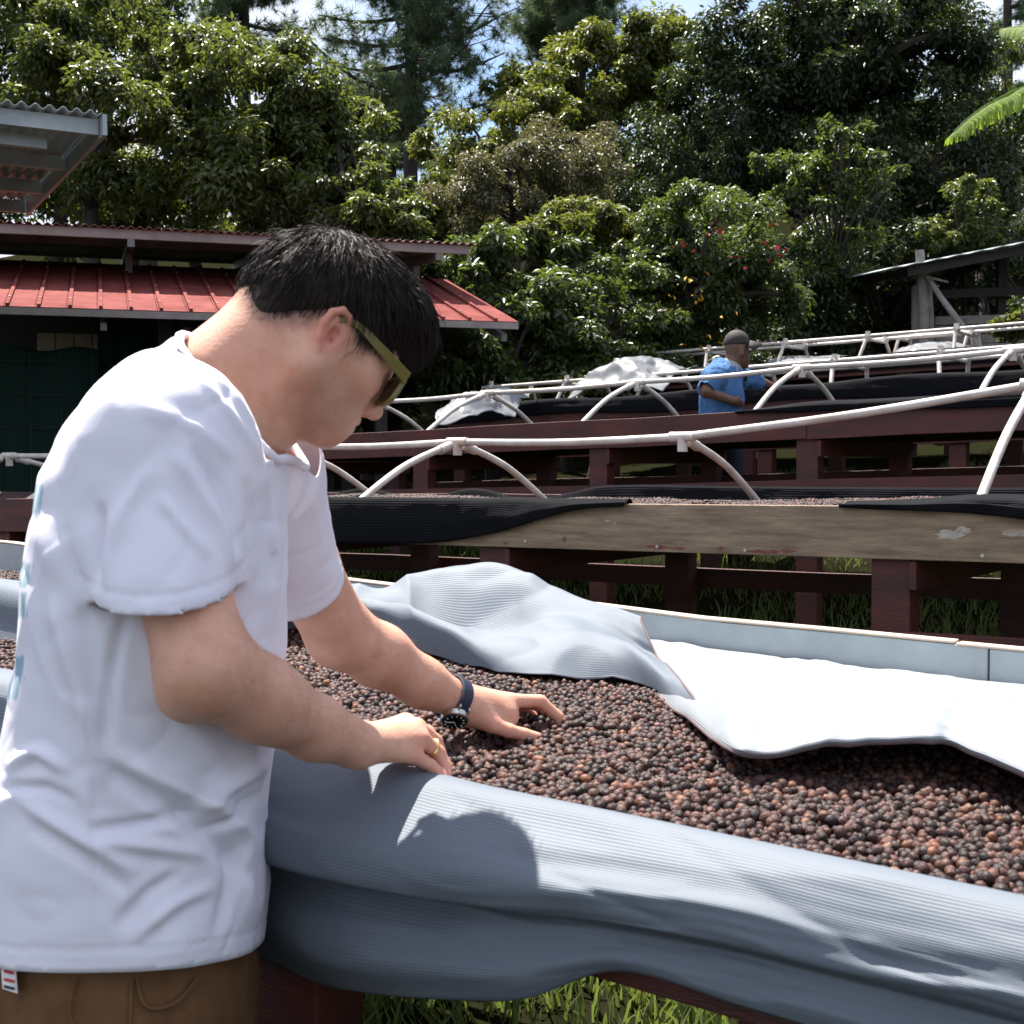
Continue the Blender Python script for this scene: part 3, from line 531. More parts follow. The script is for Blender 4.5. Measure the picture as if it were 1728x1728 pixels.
def pine(px, py0, py1, d_, rx, label, n_br, seed, dens=1.0, y_low=0.0, nl=.2):
    rng = np.random.default_rng(seed); p0 = P(px, py0, d_); p1 = P(px, py1, d_); gz_ = float(ground_z(p0.x, p0.y))
    root = empty('pine_tree', (p0.x, p0.y, gz_), label, 'tree', 'pines rising behind the other trees')
    MB().tube(catmull([(p0.x + .05, p0.y, gz_ - .2), (p0.x, p0.y, (gz_ + p0.z) / 2), p0, p1], 14), list(np.linspace(.27, .06, 14)), 8).build('trunk', M['bark'], root, True)
    br = MB(); T = []
    for i in range(n_br):
        f = y_low + (1 - y_low) * (i + rng.random()) / n_br; o = p0.lerp(p1, f); a = rng.uniform(0, 6.28); L = rx * d_ / FPX * (1 - .45 * f) * rng.uniform(.6, 1.1)
        dv = Vector((math.cos(a), math.sin(a), rng.uniform(-.12, .3))); e = o + dv * L; m_ = o + dv * L * .5 + ZZ * rng.uniform(-.25, .05) * L * .3
        pts = catmull([o, m_, e + ZZ * L * .12], 9); br.tube(pts, list(np.linspace(.055, .012, 9)), 5)
        for j in range(int(10 * dens)):
            t = rng.uniform(.3, 1.0); q = pts[int(t * 8)]; sd = rng.normal(size=3) * (.16 * L * (.4 + t * .5), .16 * L * (.4 + t * .5), .07 * L); e2 = q + sd
            br.tube([q, e2], [.012, .006], 4)
            for _ in range(3): T.append(e2 + rng.normal(size=3) * .1)
    br.build('branch', M['bark'], root, True); T = np.array(T); k = 30; n = len(T) * k
    C = np.repeat(T, k, 0); d = rng.normal(size=(n, 3)) + (0, 0, .35); d /= np.linalg.norm(d, axis=1)[:, None]; L = nl * rng.uniform(.7, 1.2, n)[:, None]
    s = np.cross(d, rng.normal(size=(n, 3))); s /= np.linalg.norm(s, axis=1)[:, None] + 1e-9
    V = np.stack([C - s * .007, C + s * .007, C + d * L - (0, 0, .02)], 1).reshape(-1, 3); F = np.arange(n * 3).reshape(-1, 3)
    me = fastmesh('crown', V, F); put_tone(me, np.repeat(np.clip(rng.normal(.4, .3, n), 0, 1), 3)); link('crown', me, LM['pine'], root)
pine(693, 300, -220, 25, 235, 'tall open pine with a bare trunk standing against the sky', 54, 41, 1.7, .12)
pine(412, 140, -160, 28, 130, 'pine standing behind the glossy trees against the sky', 36, 42, 1.6, .0)
pine(955, 150, -60, 34, 130, 'dark dense pine with a rounded crown', 50, 43, 2.4, .25, .24)
pine(660, 330, 120, 30, 120, 'slender pine low behind the bare pine trunk', 18, 44, 1.2, .1)
pine(245, 60, -200, 30, 110, 'half hidden pine rising above the glossy crowns', 18, 45, 1.0, .0)
pine(1700, 180, -150, 30, 60, 'thin far pine behind the airy tree', 14, 46, .8, .0)
# banana plant: its stem stands just outside the picture, a leaf reaches in
M['banana'] = leafmat('banana_leaf', (.10, .17, .02), (.16, .22, .03), (.3, .42, .04), .45, .75)
bp_ = P(1835, 400, 11.5); bgz = float(ground_z(bp_.x, bp_.y))
ban = empty('banana_plant', (bp_.x, bp_.y, bgz), 'banana plant with a torn green leaf arching towards the timber shed', 'banana plant')
MB().tube(catmull([(bp_.x, bp_.y, bgz - .1), (bp_.x + .05, bp_.y, bgz + 1.2), (bp_.x, bp_.y, bp_.z + .6)], 8), list(np.linspace(.12, .07, 8)), 10).build('stem', M['bark'], ban, True)
def banana_leaf(pts, wmax, seed):
    rng = np.random.default_rng(seed); C = catmull([tuple(p) for p in pts], 60); V = []; F = []; tone = []
    for i in range(60):
        t = i / 59; tan = C[min(i + 1, 59)] - C[max(i - 1, 0)]; tan /= np.linalg.norm(tan); s = np.cross(tan, (0, 0, 1)); s /= np.linalg.norm(s); wd = wmax * math.sin(math.pi * (.04 + .93 * t)) ** .6
        for sg in (-1, 1):
            dr = rng.uniform(.75, 1.1); k = len(V); a = C[i]; b = C[min(i + 1, 59)]
            ea = a + sg * s * wd * .55 + np.array([0, 0, -.35 * wd * dr]) ; eb = b + sg * s * wd * .55 + np.array([0, 0, -.35 * wd * dr]); fa = a + sg * s * wd * .75 * dr + np.array([0, 0, -wd * dr]); fb = b * .8 + a * .2 + sg * s * wd * .75 * dr + np.array([0, 0, -wd * dr])
            V += [a, b, eb, ea, fb, fa]; F += [(k, k + 1, k + 2, k + 3), (k + 3, k + 2, k + 4, k + 5)]; tone += [rng.random()] * 6
    me = fastmesh('leaf', V, F); put_tone(me, np.array(tone)); o = link('leaf', me, M['banana'], ban, True); MB().tube(C[::6], list(np.linspace(.02, .006, 10)), 6).build('midrib', M['banana'], o, True)
t0 = Vector((bp_.x, bp_.y, bp_.z + .55))
banana_leaf([t0, P(1760, 150, 11.4), P(1690, 165, 11.3), P(1640, 195, 11.2), P(1600, 232, 11.1)], .19, 1)
banana_leaf([t0, P(1830, 120, 11.8), P(1750, 50, 12.2), P(1690, 48, 12.6)], .16, 2)
banana_leaf([t0, P(1900, 100, 11.8), P(1980, 90, 12.2), P(2050, 180, 12.6)], .19, 3)
# ------------------------------------------------------------------ dried coffee cherries
def bean_mat():
    m = mat('dried_coffee_cherry', (.03, .016, .012), .52, spec=.3, bump=.3, bscale=260); t = m.node_tree; b = bsdf(m)
    oi = t.nodes.new('ShaderNodeObjectInfo'); cr = t.nodes.new('ShaderNodeValToRGB'); e = cr.color_ramp.elements
    e[0].color = (.016, .009, .008, 1); e[1].color = (.19, .075, .035, 1); e[1].position = 1
    for p, c in ((.3, (.030, .015, .012, 1)), (.6, (.062, .028, .024, 1)), (.88, (.10, .044, .033, 1)), (.97, (.14, .058, .034, 1))): q = e.new(p); q.color = c
    t.links.new(oi.outputs['Random'], cr.inputs[0]); t.links.new(cr.outputs[0], b.inputs['Base Color']); 
    return m
M['bean'] = bean_mat()
def bean_mesh(name, seed, sub=2):
    bm = bmesh.new(); bmesh.ops.create_icosphere(bm, subdivisions=sub, radius=1); rng = random.Random(seed)
    for v in bm.verts:
        n = .06 * math.sin(5 * v.co.y + seed) * math.sin(4 * v.co.z + 2 * seed) ; r = 1 + n; v.co = Vector((v.co.x * .0079 * r, v.co.y * .0069 * r, v.co.z * .0066 * r))
        if v.co.x > .006: v.co.x += .0005
    me = bpy.data.meshes.new(name); bm.to_mesh(me); bm.free(); me.materials.append(M['bean']); me.polygons.foreach_set('use_smooth', np.ones(len(me.polygons), bool)); return me
BM_ = [bean_mesh('coffee_cherry', 1), bean_mesh('coffee_cherry', 4), bean_mesh('coffee_cherry', 7)]
PIT = B_pit = None
def zsurf(u, v):
    """height of the coffee in the near bed, relative to its rim"""
    q = np.stack([u, v, 0 * u], -1); return -.052 + .010 * vnoise(q, 3.1, 2) + .006 * vnoise(q, 9, 4) + .012 * np.exp(-(v / .12) ** 2) - .04 * np.clip((v - 1.2) / .3, 0, 1)
def pts_row(row, u0, u1, v0, v1, sp, zf, layers, rng):
    a = np.arange(u0, u1, sp); b = np.arange(v0, v1, sp * .866); U_, V_ = np.meshgrid(a, b, indexing='ij'); U_ = U_ + (np.arange(len(b)) % 2)[None] * sp * .5
    out = []
    for l in range(layers):
        u = (U_ + rng.uniform(-.42, .42, U_.shape) * sp).ravel(); v = (V_ + rng.uniform(-.42, .42, U_.shape) * sp).ravel(); w_ = zf(u, v) - l * .0075 + rng.uniform(-.0042, .0046, u.shape)
        out.append(np.stack([u * UX + v * VX, row.D + u * UY + v * VY, row.zr + row.su * u + w_], -1))
    return np.concatenate(out)
rb = np.random.default_rng(77)
pit_c = np.array(P(840, 1272, 2.0))[:2]; pit2 = np.array(P(775, 1255, 1.98))[:2]
Q = pts_row(ROW[1], -3.6, 1.5, .0, 1.55, .0132, zsurf, 2, rb)
g2 = np.exp(-((Q[:, 0] - pit_c[0]) ** 2 + ((Q[:, 1] - pit_c[1]) * .8) ** 2) / .05 ** 2); Q[:, 2] -= .022 * g2
for (hx, hy, hr, hz) in ((975, 1240, .07, .016), (760, 1240, .04, .012)):       # little ridges pushed up by the hands
    hc = np.array(P(hx, hy, 2.1))[:2]; Q[:, 2] += hz * np.exp(-((Q[:, 0] - hc[0]) ** 2 + (Q[:, 1] - hc[1]) ** 2) / hr ** 2)
pj = proj(Q); k = (pj[:, 0] > -350) & (pj[:, 0] < 2100) & (pj[:, 1] < 2100); Q = Q[k]; pj = pj[k]
def bean_cloud(name, Q, label, rng, src, smin=.72, smax=1.16):
    me = bpy.data.meshes.new(name); me.vertices.add(len(Q)); me.vertices.foreach_set('co', Q.astype(np.float32).ravel())
    a = me.attributes.new('rot', 'FLOAT_VECTOR', 'POINT'); a.data.foreach_set('vector', rng.uniform(0, 6.28, (len(Q), 3)).astype(np.float32).ravel())
    a = me.attributes.new('scl', 'FLOAT', 'POINT'); a.data.foreach_set('value', rng.uniform(smin, smax, len(Q)).astype(np.float32))
    o = link(name, me); tag(o, label, 'coffee cherries', kind='stuff')
    ng = bpy.data.node_groups.new('cherries', 'GeometryNodeTree'); ng.interface.new_socket('Geometry', in_out='INPUT', socket_type='NodeSocketGeometry'); ng.interface.new_socket('Geometry', in_out='OUTPUT', socket_type='NodeSocketGeometry')
    N = ng.nodes; gi, go = N.new('NodeGroupInput'), N.new('NodeGroupOutput'); ip = N.new('GeometryNodeInstanceOnPoints'); oi = N.new('GeometryNodeObjectInfo'); oi.inputs[0].default_value = src
    ra = N.new('GeometryNodeInputNamedAttribute'); ra.data_type = 'FLOAT_VECTOR'; ra.inputs[0].default_value = 'rot'; sa = N.new('GeometryNodeInputNamedAttribute'); sa.data_type = 'FLOAT'; sa.inputs[0].default_value = 'scl'
    er = N.new('FunctionNodeEulerToRotation'); ng.links.new(ra.outputs[0], er.inputs[0])
    ng.links.new(gi.outputs[0], ip.inputs['Points']); ng.links.new(oi.outputs['Geometry'], ip.inputs['Instance']); ng.links.new(er.outputs[0], ip.inputs['Rotation']); ng.links.new(sa.outputs[0], ip.inputs['Scale']); ng.links.new(ip.outputs[0], go.inputs[0])
    md = o.modifiers.new('cherries', 'NODES'); md.node_group = ng; return o
# the three hundred largest in view are objects of their own
dist = np.linalg.norm(Q - np.array([0, 0, CZ]), axis=1); top = Q[:, 2] > ROW[1].zr - .055
uu = Q[:, 0] * UX + (Q[:, 1] - ROW[1].D) * UY; vv = Q[:, 0] * VX + (Q[:, 1] - ROW[1].D) * VY
cand = np.where(top & (pj[:, 0] < 1715) & (pj[:, 0] > 1250) & (pj[:, 1] < 1560) & (vv > .075))[0]; cand = cand[np.argsort(dist[cand])][:300]
sel = np.zeros(len(Q), bool); sel[cand] = True
SRC = None
for n_, i in enumerate(cand):
    o = link('coffee_cherry', BM_[n_ % 3]); o.location = Q[i]; o.rotation_euler = rb.uniform(0, 6.28, 3); s_ = rb.uniform(.85, 1.15); o.scale = (s_,) * 3
    tag(o, 'dark dried coffee cherry lying against the grey cloth rim of the near drying bed', 'coffee cherry', 'single coffee cherries by the cloth rim')
    if n_ == 0: o.scale = (1, 1, 1); SRC = o
bean_cloud('coffee_cherries', Q[~sel], 'thick layer of dark dried coffee cherries filling the bed under the man\'s hands', rb, SRC)
Q2 = pts_row(ROW[2], -5.5, 3.2, .03, 1.5, .0128, lambda u, v: -.03 + .018 * vnoise(np.stack([u, v, 0 * u], -1), 2.6, 9) + .01 * vnoise(np.stack([u, v, 0 * u], -1), 7, 11), 1, rb)
pj2 = proj(Q2); Q2 = Q2[(pj2[:, 0] > -150) & (pj2[:, 0] < 1880)]
bean_cloud('coffee_cherries', Q2, 'layer of dried coffee cherries spread in the bed with the plywood side', rb, SRC, .8, 1.1)
# plain dark sheet just under the cherries, closing the gaps
for kk, (r_, a_, b_, zf) in enumerate(((ROW[1], -3.6, 1.5, lambda u, v: float(zsurf(np.array([u]), np.array([v]))[0]) - .016), (ROW[2], -5.5, 3.4, lambda u, v: -.062))):
    o = sheet('coffee_under_sheet', [[r_.W(u, v, zf(u, v) - (0.02 if kk == 0 and math.hypot((u * UX + v * VX) - pit_c[0], r_.D + u * UY + v * VY - pit_c[1]) < .09 else 0)) for v in np.linspace(.03, 1.54, 40)] for u in np.linspace(a_, b_, 110)], M['under_layer'], None, .003)
    tag(o, 'plain dark sheet under the coffee in the %s bed' % ('near' if kk == 0 else 'plywood-sided'), 'coffee bedding', kind='stuff')
# chaff: pale bits of broken husk lying among the cherries
kq = rb.choice(len(Q), 2600); C = Q[kq] + (0, 0, .006); n = len(C); d1 = rb.normal(size=(n, 3)) * (1, 1, .5); d1 /= np.linalg.norm(d1, axis=1)[:, None]; d2 = np.cross(d1, rb.normal(size=(n, 3))); d2 /= np.linalg.norm(d2, axis=1)[:, None]
L = rb.uniform(.0015, .0045, (n, 1)); V = np.stack([C - d1 * L, C + d2 * L * .4, C + d1 * L + d2 * L * .2, C - d2 * L * .35], 1).reshape(-1, 3); i = np.arange(n)[:, None] * 4
M['chaff'] = mat('husk_bits', (.45, .3, .17), .7, var=.5, vscale=60)
tag(link('husk_bits', fastmesh('husk_bits', V, np.concatenate([i + [0, 1, 2], i + [0, 2, 3]])), M['chaff']), 'pale flecks of broken husk scattered over the coffee', 'husk bits', kind='stuff')
# ------------------------------------------------------------------ grey shade cloth hung over the near rim
def ust(px): a = (px - 864) / FPX; d = 1.47 / (1 + .7 * a); return a * d * 1.2207
NEAR = [
 (-420, [(.14, -.05), (.06, .0), (.02, .03), (-.03, .033), (-.06, .0), (-.08, -.06), (-.075, -.11), (-.055, -.15), (-.065, -.19), (-.075, -.24), (-.06, -.28)]),
 (25,   [(.14, -.05), (.06, .01), (.02, .035), (-.03, .035), (-.06, .01), (-.075, -.06), (-.07, -.11), (-.05, -.15), (-.06, -.19), (-.07, -.24), (-.05, -.28)]),
 (300,  [(.13, -.05), (.06, .0), (.02, .022), (-.01, .02), (-.025, -.02), (-.03, -.07), (-.03, -.11), (-.02, -.14), (-.025, -.18), (-.03, -.22), (-.02, -.26)]),
 (450,  [(.13, -.05), (.06, -.01), (.02, .006), (-.015, .004), (-.05, -.02), (-.085, -.055), (-.08, -.095), (-.03, -.115), (-.03, -.15), (-.04, -.2), (-.022, -.25)]),
 (560,  [(.13, -.05), (.06, -.01), (.02, .008), (-.02, .006), (-.066, -.016), (-.108, -.05), (-.11, -.09), (-.045, -.11), (-.065, -.15), (-.075, -.195), (-.035, -.25)]),
 (660,  [(.12, -.05), (.05, -.004), (.015, .014), (-.025, .012), (-.07, -.014), (-.115, -.05), (-.115, -.088), (-.05, -.106), (-.08, -.14), (-.095, -.185), (-.06, -.23)]),
 (800,  [(.12, -.05), (.05, -.008), (.015, .008), (-.025, .004), (-.072, -.018), (-.112, -.05), (-.112, -.082), (-.055, -.1), (-.08, -.13), (-.095, -.165), (-.07, -.205)]),
 (950,  [(.12, -.05), (.05, -.012), (.015, .002), (-.02, -.002), (-.066, -.02), (-.1, -.046), (-.1, -.072), (-.065, -.094), (-.075, -.115), (-.085, -.145), (-.07, -.175)]),
 (1100, [(.12, -.052), (.05, -.014), (.015, .0), (-.018, -.003), (-.06, -.018), (-.09, -.04), (-.09, -.062), (-.06, -.08), (-.065, -.095), (-.072, -.11), (-.062, -.122)]),
 (1300, [(.12, -.052), (.05, -.012), (.015, .004), (-.018, .002), (-.055, -.014), (-.08, -.035), (-.08, -.058), (-.055, -.075), (-.06, -.092), (-.066, -.108), (-.058, -.124)]),
 (1500, [(.12, -.052), (.05, -.012), (.015, .006), (-.02, .002), (-.048, -.02), (-.064, -.045), (-.06, -.066), (-.046, -.08), (-.052, -.096), (-.058, -.112), (-.052, -.13)]),
 (1728, [(.12, -.052), (.05, -.012), (.015, .004), (-.02, .0), (-.048, -.02), (-.062, -.045), (-.058, -.066), (-.046, -.08), (-.052, -.1), (-.058, -.12), (-.05, -.14)]),
 (2300, [(.12, -.052), (.05, -.012), (.015, .004), (-.02, .0), (-.048, -.02), (-.06, -.045), (-.056, -.066), (-.046, -.08), (-.052, -.1), (-.056, -.12), (-.05, -.14)])]
us = np.array([ust(a) for a, _ in NEAR]); A = np.array([p for _, p in NEAR]); A[:, 2:4, 1] = np.maximum(A[:, 2:4, 1], .010); un = np.linspace(us[0], us[-1], 420)
A2 = catmull(np.transpose(A, (1, 0, 2)), 90); A2 = np.transpose(A2, (1, 0, 2))
from math import floor
G = np.zeros((len(un), 90, 3)); tt = np.interp(un, us, np.arange(len(us)))
def cat_at(A, t):
    L = len(A); i = int(min(t, L - 1 - 1e-9)); f = t - i; g = lambda k: A[max(0, min(L - 1, k))]; p0, p1, p2, p3 = g(i - 1), g(i), g(i + 1), g(i + 2); return .5 * (2 * p1 + (p2 - p0) * f + (2 * p0 - 5 * p1 + 4 * p2 - p3) * f * f + (3 * p1 - p0 - 3 * p2 + p3) * f ** 3)
for i, u in enumerate(un):
    pr = cat_at(A2, tt[i])
    for j in range(90): G[i, j] = ROW[1].W(u, pr[j, 0], pr[j, 1])
q = G.reshape(-1, 3); s_ = np.linspace(0, 1, 90)[None]; q_u = np.stack([np.repeat(un, 90), np.tile(s_[0] * .5, len(un)), 0 * np.repeat(un, 90)], -1)
rid = lambda a, sd_: np.clip(1 - np.abs(a) * 1.6, 0, 1) ** 2
nz = (.004 * rid(vnoise(q_u * (1.0, 6, 1) + q_u[:, [1, 0, 2]] * (2.2, 0, 0), 3.2, 21), 0) - .003 * rid(vnoise(q_u * (1.4, 5, 1) - q_u[:, [1, 0, 2]] * (3.0, 0, 0), 3.0, 24), 0) + .0015 * rid(vnoise(q_u * (1.5, 8, 1), 7, 27), 0) + .0050 * vnoise(q_u * (1.3, 7, 1), 2.5, 3) + .004 * vnoise(q_u * (1, 5, 1) + q_u[:, [1, 0, 2]] * (2.0, 0, 0), 5, 6) + .002 * vnoise(q_u, 16, 7)).reshape(len(un), 90) * np.clip((s_ - .2) * 4, 0, 1)
G[..., 0] -= VX * nz; G[..., 1] -= VY * nz; G[..., 2] += nz * .4
tag(sheet('shade_cloth', G, M['grey_knit'], None, .0016), 'grey knitted shade cloth draped over the near rim of the bed beside the man', 'shade cloth')
# ------------------------------------------------------------------ the same cloth thrown back over the coffee: raised fold and bright flat sheet
def onz(px, py, z):
    p = P(px, py, 1.0) - Vector((0, 0, CZ)); zz = z
    for _ in range(6): k = (zz - CZ) / p.z; u_ = p.x * k * UX + (p.y * k - ROW[1].D) * UY; zz = z + ROW[1].su * u_
    return Vector((p.x * k, p.y * k, zz))
BUMP = [  # ridge, roll, near edge (z), hollow depth
 ((430, 1010, 3.0), (440, 1030, 2.9), (440, 1062, 1.05), 0), ((555, 990, 2.98), (558, 1012, 2.88), (570, 1066, 1.045), 0), ((640, 992, 2.95), (650, 1012, 2.84), (660, 1092, 1.04), .01),
 ((700, 966, 2.98), (705, 1028, 2.78), (750, 1113, 1.035), .05), ((780, 949, 2.98), (775, 1054, 2.72), (850, 1136, 1.035), .08), ((850, 951, 2.95), (862, 1056, 2.70), (930, 1144, 1.035), .07),
 ((925, 984, 2.88), (935, 1040, 2.72), (1010, 1143, 1.035), .025), ((1000, 1016, 2.80), (1020, 1065, 2.68), (1085, 1150, 1.04), .0), ((1050, 1036, 2.74), (1080, 1095, 2.63), (1150, 1188, 1.045), 0), ((1078, 1047, 2.70), (1112, 1110, 2.58), (1187, 1212, 1.05), 0)]
GB_ = []
for r_, l_, e_, hd in BUMP:
    r_ = P(*r_); l_ = P(*l_); e_ = onz(*e_); back = r_ + Vector((-.05, .16, -.07)); back2 = r_ + Vector((-.08, .26, 0)); back2.z = 1.05
    hol = r_.lerp(l_, .62) - ZZ * hd; GB_.append([back2, back, r_ + Vector((0, .03, -.004)), r_.lerp(hol, .25) + ZZ * 0, hol, l_, l_.lerp(e_, .3) + Vector((0, -.02, .012)), l_.lerp(e_, .7) + Vector((0, -.012, .012)), e_])
Gb = np.array([[tuple(p) for p in c] for c in GB_]); Gb = catmull(Gb, 150); Gb = np.transpose(catmull(np.transpose(Gb, (1, 0, 2)), 90), (1, 0, 2)).copy(); q = Gb.reshape(-1, 3)
Gb[..., 2] += (.006 * vnoise(q, 7, 3) + .003 * vnoise(q, 18, 4) + .008 * rid(vnoise(q * (1.2, .7, 1), 6, 9), 0) - .006 * rid(vnoise(q * (.7, 1.3, 1), 8, 12), 0)).reshape(Gb.shape[:2])
flap = tag(sheet('shade_cloth', Gb, M['grey_knit'], None, .0016), 'raised fold of grey shade cloth humped over the coffee beyond the watch', 'shade cloth', 'grey shade cloths on the near bed')
FARE = [(960, 1088), (1130, 1101), (1200, 1106), (1300, 1115), (1400, 1124), (1500, 1135), (1590, 1150), (1620, 1168), (1650, 1160), (1760, 1176), (2000, 1210)]
NEARE = [(1105, 1158), (1190, 1216), (1240, 1254), (1290, 1266), (1370, 1254), (1470, 1245), (1560, 1243), (1600, 1246), (1640, 1258), (1760, 1312), (2000, 1420)]
zf = [1.05, 1.048, 1.05, 1.05, 1.052, 1.05, 1.06, 1.045, 1.06, 1.05, 1.05]; zn = [1.035, 1.062, 1.08, 1.075, 1.085, 1.09, 1.095, 1.09, 1.09, 1.085, 1.08]
GW = []
for (a, b), (c, d), z0, z1 in zip(FARE, NEARE, zf, zn):
    f_ = onz(a, b, 1.01); vq = f_.x * VX + (f_.y - ROW[1].D) * VY; f_ = f_ + Vector((VX, VY, 0)) * (1.555 - vq); n_ = onz(c, d, z1); GW.append([f_.lerp(n_, t) + ZZ * (.03 * math.sin(math.pi * t)) for t in np.linspace(0, 1, 7)] + [n_ + Vector((-.006, -.010, -.012))])
Gw = np.array([[tuple(p) for p in c] for c in GW]); Gw = catmull(Gw, 170); Gw = np.transpose(catmull(np.transpose(Gw, (1, 0, 2)), 80), (1, 0, 2)).copy(); q = Gw.reshape(-1, 3)
Gw[..., 2] += (.006 * rid(vnoise(q * (1.2, .6, 0), 7, 31), 0) - .004 * rid(vnoise(q * (.8, 1.2, 0), 9, 33), 0) + .005 * vnoise(q * (1, 1, 0), 6, 13) + .0035 * np.abs(vnoise(q * (1.5, .6, 0), 14, 14)) + .0015 * vnoise(q * (1, 1, 0), 34, 15)).reshape(Gw.shape[:2])
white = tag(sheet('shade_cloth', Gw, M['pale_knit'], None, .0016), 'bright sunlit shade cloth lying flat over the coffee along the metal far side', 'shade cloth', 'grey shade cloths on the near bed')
M['binding'] = mat('cloth_binding', (.10, .06, .06), .7)
MB().tube(Gw[::3, -2], .0024, 7).build('edge_binding', M['binding'], white, True); MB().tube(Gb[-1, 20::3], .0022, 7).build('edge_binding', M['binding'], flap, True)
# a roll of the same cloth across the far end of the near bed
RL = []
for u in np.linspace(-3.9, -1.55, 12): RL.append([tuple(ROW[1].W(u, v, w_)) for v, w_ in ((.50, -.06), (.52, -.02), (.53, .03), (.56, .055), (.62, .055), (.66, .03), (.68, -.02), (.72, -.055))])
RL = catmull(np.array(RL), 60); RL = np.transpose(catmull(np.transpose(RL, (1, 0, 2)), 30), (1, 0, 2)).copy(); RL[..., 2] += (.006 * vnoise(RL.reshape(-1, 3), 8, 5)).reshape(RL.shape[:2])
tag(sheet('shade_cloth', RL, M['grey_knit'], None, .004), 'long roll of grey shade cloth dividing the coffee behind the man\'s back', 'shade cloth')
